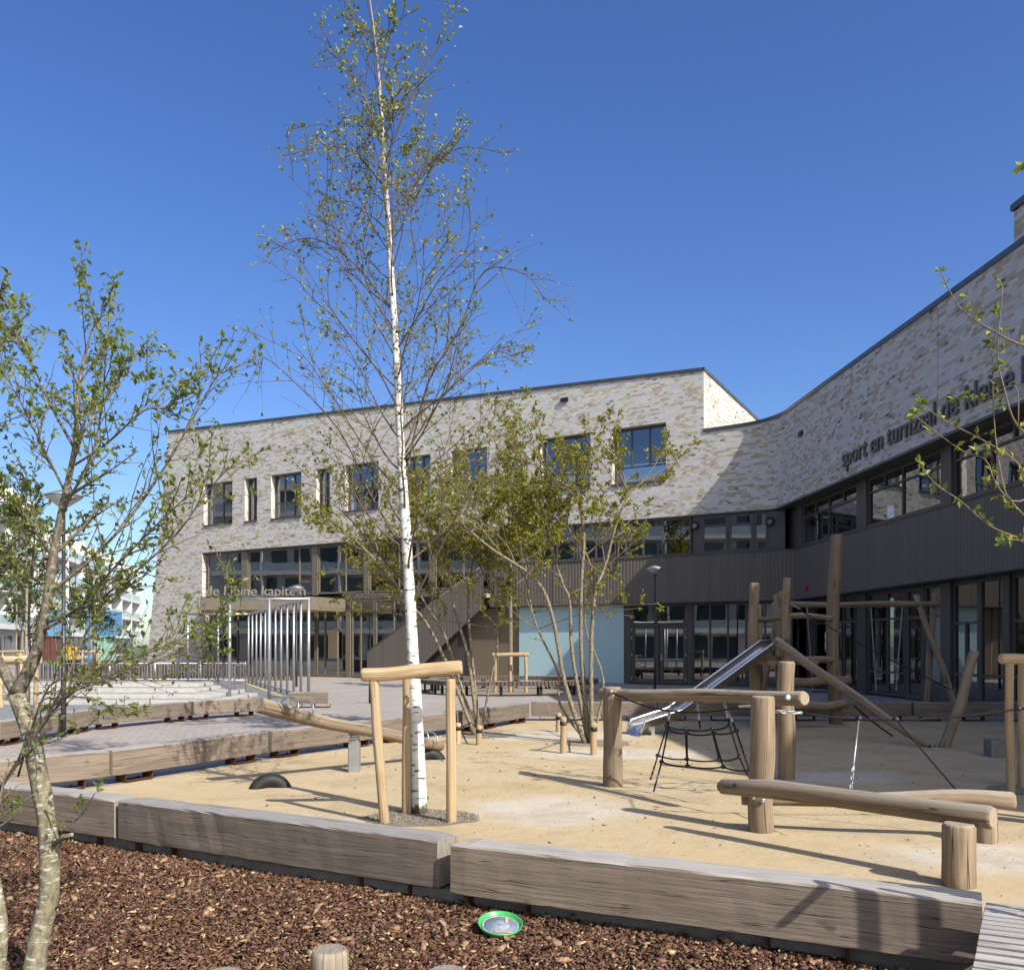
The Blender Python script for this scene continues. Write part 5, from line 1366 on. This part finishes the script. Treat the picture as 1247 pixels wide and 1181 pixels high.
# --- alder at the left, several stems out of the mulch
T = Tree(23, .036, .52, droop=0.0, up=.16, tw=.0022)
YA = 4.3
st1 = [G(38, 1206), P(48, 1140, 4.3), P(60, 1085, 4.3), P(57, 1000, 4.3), P(45, 935, 4.3), P(38, 895, 4.3), P(20, 845, 4.3)]
o1, d1_, r1_ = T.limb(st1, .050, .038, T.tr, 14, 4)
st2 = [P(20, 845, 4.3), P(42, 800, 4.28), P(56, 740, 4.25), P(66, 670, 4.25), P(80, 600, 4.25), P(92, 540, 4.25), P(95, 480, 4.3), P(104, 430, 4.35), P(118, 385, 4.4)]
o2, d2, r2 = T.limb(st2, .034, .003, T.br, 12, 4, .75)
st3 = [P(20, 845, 4.3), P(-5, 800, 4.4), P(-40, 740, 4.5), P(-60, 640, 4.5), P(-60, 540, 4.5), P(-35, 450, 4.5), P(-10, 400, 4.5)]
o3, d3, r3 = T.limb(st3, .028, .004, T.br, 10, 4)
st4 = [G(-14, 1235), P(-4, 1181, 4.1), P(0, 1120, 4.1), P(-20, 1020, 4.2), P(-60, 900, 4.4), P(-90, 760, 4.6), P(-80, 600, 4.8)]
o4, d4, r4 = T.limb(st4, .042, .012, T.tr, 12, 4)
guided = [
 ([(62, 720, 0), (100, 690, .0), (150, 640, .05), (200, 570, .1), (240, 500, .1), (262, 462, .1), (282, 438, .1)], .014, 16),
 ([(52, 760, 0), (110, 735, -.1), (160, 700, -.15), (215, 650, -.2), (255, 595, -.2), (285, 565, -.2)], .012, 22),
 ([(50, 770, 0), (95, 740, -.2), (140, 690, -.3), (190, 640, -.35), (232, 600, -.4)], .012, 22),
 ([(92, 540, 0), (120, 500, .1), (150, 460, .15), (175, 420, .2), (180, 455, .2)], .010, 18),
 ([(85, 570, 0), (130, 540, -.1), (175, 500, -.2), (205, 495, -.2), (225, 470, -.2)], .009, 16),
 ([(90, 545, 0), (60, 490, .1), (35, 430, .1), (22, 400, .15), (18, 375, .2)], .011, 22),
 ([(80, 600, 0), (50, 540, -.1), (20, 480, -.2), (-10, 430, -.2)], .010, 20),
 ([(75, 620, 0), (110, 560, .2), (125, 490, .3), (128, 440, .3), (133, 390, .3)], .011, 20),
 ([(65, 680, 0), (30, 630, -.2), (-5, 590, -.3)], .010, 18),
 ([(60, 720, 0), (20, 690, .2), (-20, 680, .3)], .010, 16),
 ([(38, 810, 0), (35, 760, .3), (38, 700, .4), (42, 640, .45), (30, 570, .5)], .012, 22),
 ([(20, 930, 0), (70, 860, .2), (120, 815, .3), (180, 795, .35), (250, 760, .4), (285, 720, .4)], .011, 40),
 ([(0, 960, 0), (40, 900, -.1), (75, 840, -.2), (110, 760, -.2), (150, 720, -.2)], .014, 18),
 ([(22, 945, 0), (60, 835, -.2), (120, 830, -.3), (200, 800, -.3), (260, 780, -.35)], .008, 20),
 ([(60, 850, 0), (110, 850, -.1), (150, 870, -.2), (170, 862, -.25)], .006, 8),
 ([(52, 985, 0), (90, 1000, -.1), (118, 962, -.2)], .006, 4),
 ([(45, 965, 0), (15, 985, 0), (-20, 1010, 0)], .010, 4)]
for pts, rb, kids in guided:
    q = [P(x, y, 4.27 + dy) for x, y, dy in pts]
    oo, dd, rd = T.limb(q, rb * .68, .0024, T.br, 7, 4)
    T.shoots(oo, dd, rd, (oo[-1] - oo[0]).length, 1, int(kids * 1.25), 2, (.4, 1.0), .25, .85, .12)
    if kids > 15: T.shoots(oo, dd, rd, (oo[-1] - oo[0]).length, 2, 6, 1, (.4, 1.0), .36, .85, .2)
T.shoots(o2, d2, r2, 1.9, 2, 15, 1, (.5, 1.1), .25, .9, .30); T.shoots(o3, d3, r3, 2.2, 2, 20, 1, (.5, 1.1), .28, .85, .2); T.shoots(o4, d4, r4, 2.2, 2, 8, 1, (.5, 1.1), .25, .8, .45)
# cut side stubs of the trunk
T.tr.tube([P(60, 1032, 4.3), P(78, 1018, 4.22), P(88, 1016, 4.2)], [.013, .011, .009], 8); T.tr.tube([P(66, 1107, 4.3), P(84, 1094, 4.25)], [.006, .003], 6)
print('alder leaves', T.nl)
T.finish('alder_tree', Vector((-2.24, 4.3, 0)), 'mottled grey trunked alder with fresh green leaves, standing in the mulch', ALDER_BARK, ALDER_TWIG, LEAF_ALDER)

# --- two low multi-stem trees on the play surface
def multistem(seed, base, Y, stems, crown, label, nl_t):
    T = Tree(seed, .064, .62, droop=.0, up=.10, tw=.0030); ends = []
    for pts, r0 in stems:
        r0 *= .68; q = [P(x, y, Y + dy) for x, y, dy in pts]; q[0].z = max(0.0, q[0].z) if q[0].z > .25 else 0.0
        oo, dd, rd = T.limb(q, r0, max(.012, r0 * .35), T.tr, 9, 4)
        T.shoots(oo, dd, rd, 2.2, 1, 7, 2, (.5, 1.1), .2, .5, .5)
        ends += [o.copy() for o in oo[int(len(oo) * .6)::2]]; top = oo[-1]; d0 = dd[-1]
        for k in range(4):
            ax = T.rv(); d = (d0 + ax * .8 + Vector((0, 0, .15))).normalized()
            T.branch(top, d, T.r.uniform(.7, 1.3), .012, 2, 7, 3, (.45, 1.05), .5, .8, 6, .15)
        for k in range(4):
            i = int(len(oo) * T.r.uniform(.55, .98)); ax = T.rv(); ax.z = abs(ax.z) * .5
            T.branch(oo[min(i, len(oo) - 1)], (dd[min(i, len(oo) - 1)] * .5 + ax).normalized(), T.r.uniform(.7, 1.35), .012, 2, 7, 3, (.45, 1.05), .5, .8, 6, .15)
    for (x, y, dy, k) in crown:     # outer sprays of the crown
        tgt = P(x, y, Y + dy); cand = sorted((o for o in ends if o.z < tgt.z + .35), key=lambda o: (o - tgt).length)[:6] or ends; src = T.r.choice(cand); LL = (tgt - src).length
        w1, w2 = T.rv() * LL * .10, T.rv() * LL * .08; w1.z = abs(w1.z); w2.z = abs(w2.z)
        oo, dd, rd = T.limb([src, src.lerp(tgt, .33) + w1, src.lerp(tgt, .68) + w2, tgt], .011, .004, T.br, 6, 4)
        T.shoots(oo, dd, rd, min(1.2, max(.8, (tgt - src).length)), 2, max(3, int(k * .8)), 3, (.4, 1.0), .42, .9, .3)
    print(label[:20], T.nl)
    return T.finish('multistem_tree', base, label, MAPLE_BARK, TWIG_L, LEAF_MAPLE, 'tree', 'low multi-stem trees')
stD = [([(712, 911, 0), (688, 832, 0), (673, 752, -.1), (653, 706, -.2), (600, 669, -.4), (565, 640, -.5)], .065),
       ([(716, 908, .1), (697, 797, .1), (694, 733, .15), (686, 712, .2), (672, 670, .4)], .055),
       ([(718, 906, .05), (708, 797, .1), (708, 715, 0), (711, 650, 0), (700, 600, 0), (668, 580, -.1)], .060),
       ([(721, 906, -.05), (720, 792, 0), (725, 722, 0), (737, 690, .1), (750, 640, .1), (765, 600, .2)], .060),
       ([(714, 904, .3), (682, 858, .4), (680, 820, .5), (655, 766, .6), (644, 724, .7), (635, 650, .8)], .040),
       ([(720, 904, .3), (735, 830, .5), (712, 760, .7), (720, 690, .8), (690, 640, .9)], .035)]
crD = [(765, 605, 0, 5), (785, 615, .3, 5), (735, 600, .2, 6), (700, 590, -.3, 6), (660, 560, .3, 7), (640, 590, -.5, 7), (600, 600, 0, 7), (575, 625, -.3, 6), (560, 650, .4, 6), (620, 560, .6, 6), (690, 610, .5, 7), (720, 620, -.5, 7), (760, 640, .5, 6), (780, 740, -.3, 5), (800, 735, -.5, 3), (770, 750, -.4, 4), (610, 640, .9, 7), (650, 650, 1.0, 7)]
multistem(31, Vector((1.27, 15.06, 0)), 15.06, stD, crD, 'multi-stem tree with tan stems and olive leaves beside the log post of the rope net', 0)
stC = [([(578, 893, 0), (545, 810, 0), (520, 760, 0), (500, 735, -.1), (465, 690, -.2), (430, 655, -.3)], .058),
       ([(580, 894, 0), (560, 830, .1), (540, 770, .15), (515, 730, .2), (490, 680, .3)], .055),
       ([(582, 892, .1), (570, 800, .1), (553, 740, .2), (545, 690, .2), (530, 640, .2)], .055),
       ([(584, 894, .1), (575, 800, .2), (570, 740, .3), (575, 690, .4), (590, 640, .5)], .05),
       ([(586, 893, -.1), (595, 840, -.1), (605, 790, -.1), (605, 740, 0), (585, 690, .1)], .035)]
crC = [(400, 640, 0, 6), (395, 690, .3, 6), (410, 720, -.2, 6), (430, 610, .2, 7), (460, 590, .4, 7), (500, 580, .3, 7), (540, 575, .2, 7), (570, 590, .5, 7), (450, 660, .5, 7), (480, 640, -.4, 7), (520, 620, .6, 7), (560, 640, -.3, 7), (420, 745, -.3, 5), (600, 610, .3, 7), (610, 660, .4, 6), (470, 710, .4, 6), (390, 740, .2, 4)]
multistem(37, Vector((-.71, 16.4, 0)), 16.4, stC, crC, 'multi-stem tree with leaning stems directly behind the birch', 0)
# short stakes with black straps at their feet
for k, (px, top, bot, Y0, lab) in enumerate(((686, 873, 917, 0, 'short stake left of the nearer multi-stem tree with a black strap'), (723, 880, 919, 0, 'short stake right of the nearer multi-stem tree with a black strap'), (680, 868, 891, 0, 'short stake behind the nearer multi-stem tree'),
        (558, 880, 905, 0, 'short stake left of the tree behind the birch'), (583.5, 883, 907, 0, 'short stake right of the tree behind the birch'))):
    g = G(px, bot); h = (bot - top) / (bot - HZ) * EYE
    t = thing('short_stake', g, lab, 'stake', 'short strapped stakes at the multi-stem trees')
    lg(t, g - UPZ * .05, g + UPZ * h, .05, .048, 140 + k, .003, 'post', [STAKE, END_F], 12)
    m = MB(); m.lathe(g + UPZ * (h - .12), [(.053, 0), (.053, .06)], 14); tgt = Vector((1.27, 15.06, h - .1)) if px > 600 else Vector((-.71, 16.4, h - .1)); m.tube([g + UPZ * (h - .09), g.lerp(tgt, .9) + UPZ * (h - .1) * .1], .014, 5); m.build('strap', BLACKM, t)

# --- slim tree inside the round bench, young trees at the guards, tree at the right edge
def simple_tree(seed, name, base, H, r0, crown_z, W, label, bark, twig, leaf, leafL=.07, nb=26, kids=7, group=None, lean=(0, 0)):
    T = Tree(seed, leafL, .65, up=.14, tw=.006); base = Vector(base)
    oo, dd, rd = T.limb([base + Vector((lean[0] * f + T.r.uniform(-.04, .04), lean[1] * f + T.r.uniform(-.04, .04), H * f)) for f in (0, .25, .5, .75, 1)], r0, .012, T.tr, 10, 4)
    for k in range(nb):
        f = crown_z + (1 - crown_z) * k / nb; i = min(int(f * (len(oo) - 1)), len(oo) - 2); an = k * 2.4 + T.r.uniform(-.4, .4); el = R(T.r.uniform(25, 60))
        T.branch(oo[i], Vector((math.cos(an) * math.cos(el), math.sin(an) * math.cos(el), math.sin(el))), W * (1.15 - .7 * (f - crown_z) / (1 - crown_z)) * T.r.uniform(.7, 1.1), rd[i] * .4, 2, kids, 2, (.4, 1.0), .5, .85, 6, .2)
    return T.finish(name, base, label, bark, twig, leaf, 'tree', group)
simple_tree(51, 'slim_tree', (-.02, 31.9, 0), 8.2, .09, .48, 1.5, 'slim upright tree growing in the middle of the round bench', MAPLE_BARK, TWIG_L, LEAF_MAPLE, .11, 26, 6)
simple_tree(52, 'young_tree', (-12.8, 24.2, 0), 6.0, .06, .42, 1.3, 'young tree tied to the guard by the concrete steps', ALDER_BARK, TWIG, LEAF_FAR, .10, 18, 5)
simple_tree(53, 'young_tree', (-18.3, 40.3, 0), 6.0, .06, .42, 1.4, 'young tree tied to the distant guard right of the lamp post', ALDER_BARK, TWIG, LEAF_FAR, .14, 14, 4)
simple_tree(54, 'young_tree', (-22.0, 40.8, 0), 6.0, .06, .42, 1.4, 'young tree tied to the distant guard at the left edge', ALDER_BARK, TWIG, LEAF_FAR, .14, 14, 4)
T = Tree(61, .075, .6, up=.12, tw=.006)
YR = 8.0
T.limb([Vector((5.3, YR, 0)), P(1370, 850, YR), P(1350, 700, YR), P(1330, 600, YR)], .06, .03, T.tr, 10, 4)
for pts, r0 in (([(1330, 640), (1290, 560), (1240, 520), (1222, 470), (1215, 430), (1221, 350)], .013), ([(1340, 560), (1270, 440), (1225, 412), (1190, 392), (1165, 370), (1145, 330)], .013),
                ([(1350, 700), (1290, 650), (1255, 590), (1235, 560), (1195, 535), (1150, 512), (1122, 492)], .012), ([(1350, 690), (1280, 660), (1240, 620), (1213, 590), (1200, 560), (1170, 548), (1112, 505)], .010),
                ([(1350, 720), (1290, 690), (1250, 660), (1205, 640), (1170, 610), (1140, 590), (1120, 565)], .010), ([(1340, 640), (1280, 600), (1232, 610), (1216, 560), (1210, 500), (1208, 422)], .010),
                ([(1330, 600), (1300, 400), (1280, 250), (1245, 205)], .014), ([(1345, 700), (1300, 690), (1247, 660), (1228, 658)], .008), ([(1240, 520), (1236, 470), (1200, 486), (1165, 486)], .006)):
    q = [P(x, y, YR + .25 * math.sin(x * .05)) for x, y in pts]; oo, dd, rd = T.limb(q, r0, .004, T.br, 7, 4); LL = (oo[-1] - oo[0]).length
    for k in range(len(oo)):
        if k > 4 and k % 2 == 0: T.twig(oo[k], dd[k] + T.rv() * .9, .07, .004, 2, 2, lp=1.0)
    T.leaves(oo[-1], dd[-1], 5)
T.finish('bare_tree', Vector((5.3, YR, 0)), 'nearly bare branches with leaf tufts reaching in from the right edge', MAPLE_BARK, TWIG_L, LEAF_ALDER)

# ------------------------------------------------------------------ far buildings and containers
DGL = m_plain('dark_window_glass', (.05, .07, .08), .08, 0, .3, .3, .8)
def apartment(a, b, depth, floors, label, fh=3.1, seed=1, bay=4.2):
    q = random.Random(seed); a = Vector((*a, 0)); b = Vector((*b, 0)); d = (b - a).normalized(); n = Vector((d.y, -d.x, 0)); L = (b - a).length; H = floors * fh
    t = thing('apartment_building', (a + b) / 2, label, 'apartment block'); ax = (d, n, UPZ)
    m = MB(); m.box((a + b) / 2 - n * (depth / 2) + UPZ * (H / 2), L, depth, H + .6, ax); m.build('wall', WHITE, t)
    for f in range(floors):
        z = f * fh; m = MB()
        x = .6
        while x < L - 3:
            w_ = q.choice((1.6, 2.4, 2.8)); m = MB(); m.box(a + d * (x + w_ / 2) + n * .02 + UPZ * (z + 1.45), w_, .08, 2.3, ax); m.build('window', DGL, t); x += w_ + q.choice((.5, .9, 1.3))
        if f: 
            m = MB(); m.box((a + b) / 2 + n * .8 + UPZ * (z - .05), L * .98, 1.6, .45, ax); m.build('balcony_slab', WHITE, t)
            m = MB(); m.box((a + b) / 2 + n * 1.55 + UPZ * (z + .62), L * .97, .03, .85, ax); m.build('balcony_glass', m_plain('railing_glass', (.30, .38, .42), .1, 0, .4, .2, .8), t)
            x = 0
            while x <= L: m = MB(); m.box(a + d * min(L - .1, x + .1) + n * .8 + UPZ * (z + 1.5), .2, 1.6, 2.7, ax); m.build('balcony_fin', WHITE, t); x += bay * 2
    return t
apartment((-46.5, 78), (-51.5, 98), 14, 5, 'nearest white apartment block with balconies, behind the alder at the left edge', 3.4, seed=2)
apartment((-52.5, 101), (-66, 160), 14, 5, 'farther white apartment block with balcony bands, seen past the brick corner', 3.0, seed=3)
apartment((-20, -24), (-66, 44), 12, 6, 'white apartment block with long balcony bands, mirrored in the school windows', seed=4)
def container(x, y, z, wx, ly, col, label, nm):
    t = thing('shipping_container', (x, y, z), label, 'container', 'stacked site containers'); m = MB(); W2, h = wx, 2.6; c = Vector((x, y, z))
    k = 0; n = int(wx / .25)
    mt = m_plain('container_' + nm, col, .55, 0, 1.5, .15)
    m.box(c + UPZ * 1.3, wx, ly, h - .1)
    for i in range(n): m.box(c + Vector((-wx / 2 + (i + .5) * wx / n, -ly / 2 - .02, 1.3)), .12, .05, h - .45)
    m.build('body', mt, t)
    m = MB()
    for sx in (-1, 1): m.box(c + Vector((sx * (wx / 2 - .06), -ly / 2 - .06, 1.3)), .14, .1, h)
    for sz in (.07, 2.53): m.box(c + Vector((0, -ly / 2 - .065, sz)), wx - .3, .1, .16)
    m.build('corner_frame', mt, t)
Yc = 96
def cx(px): return (px - 623.5) / F * Yc
for (x0, x1, lv, col, nm, lab) in ((112, 143, 1, (.07, .20, .40), 'blue', 'blue site container on top of the stack left of the brick corner'), (113, 122.5, 0, (.05, .20, .52), 'deep_blue', 'narrow deep blue site container at the bottom of the stack'), (123, 135, 0, (.24, .40, .31), 'green', 'pale green site container beside the deep blue one'),
        (54, 72, 0, (.13, .055, .045), 'red', 'rusty red site container behind the alder trunk'), (66, 76, 1, (.12, .30, .50), 'sky', 'light blue site container above the red one'), (0, 30, 0, (.62, .63, .64), 'white', 'white site container at the left edge'), (31, 53, 0, (.55, .56, .58), 'grey', 'pale grey site container next to the white one')):
    container((cx(x0) + cx(x1)) / 2, Yc, lv * 2.6, cx(x1) - cx(x0) - .1, 2.5, col, lab, nm)
ex = Vector((cx(88), 70, 0)); t = thing('site_machine', ex, 'small yellow site machine behind the railing', 'machine')
YM = m_plain('yellow_machine_paint', (.48, .31, .03), .4, 0, 2, .1); ex = Vector(((88 - 623.5) / F * 70, 70, 0)); t.location = ex; t['_w'] = tuple(ex)
m = MB(); m.box(ex + UPZ * .75, .7, 1.2, .5, bev=.06); m.box(ex + Vector((.05, 0, 1.25)), .45, .7, .55, bev=.05); m.build('body', YM, t)
m = MB(); m.tube([ex + Vector((-.15, -.4, .9)), ex + Vector((-.3, -.8, 2.2)), ex + Vector((-.1, -1.2, 1.3))], .09, 6); m.build('arm', YM, t)
m = MB(); [m.box(ex + Vector((s_, 0, .24)), .2, 1.3, .48, bev=.08) for s_ in (-.3, .3)]; m.build('tracks', BLACKM, t)
# backdrop trees beyond the court
for k, (x, y, h) in enumerate(((-33, 62, 6.5), (-27.5, 60, 5.5))):
    simple_tree(71 + k, 'street_tree', (x, y, 0), h, .12, .35, 1.8, ['leafy street tree before the nearest white apartment block', 'smaller leafy street tree nearer the brick corner'][k], ALDER_BARK, TWIG, LEAF_FAR, .22, 18, 5)

for o in bpy.data.objects:
    if '_w' in o: del o['_w']
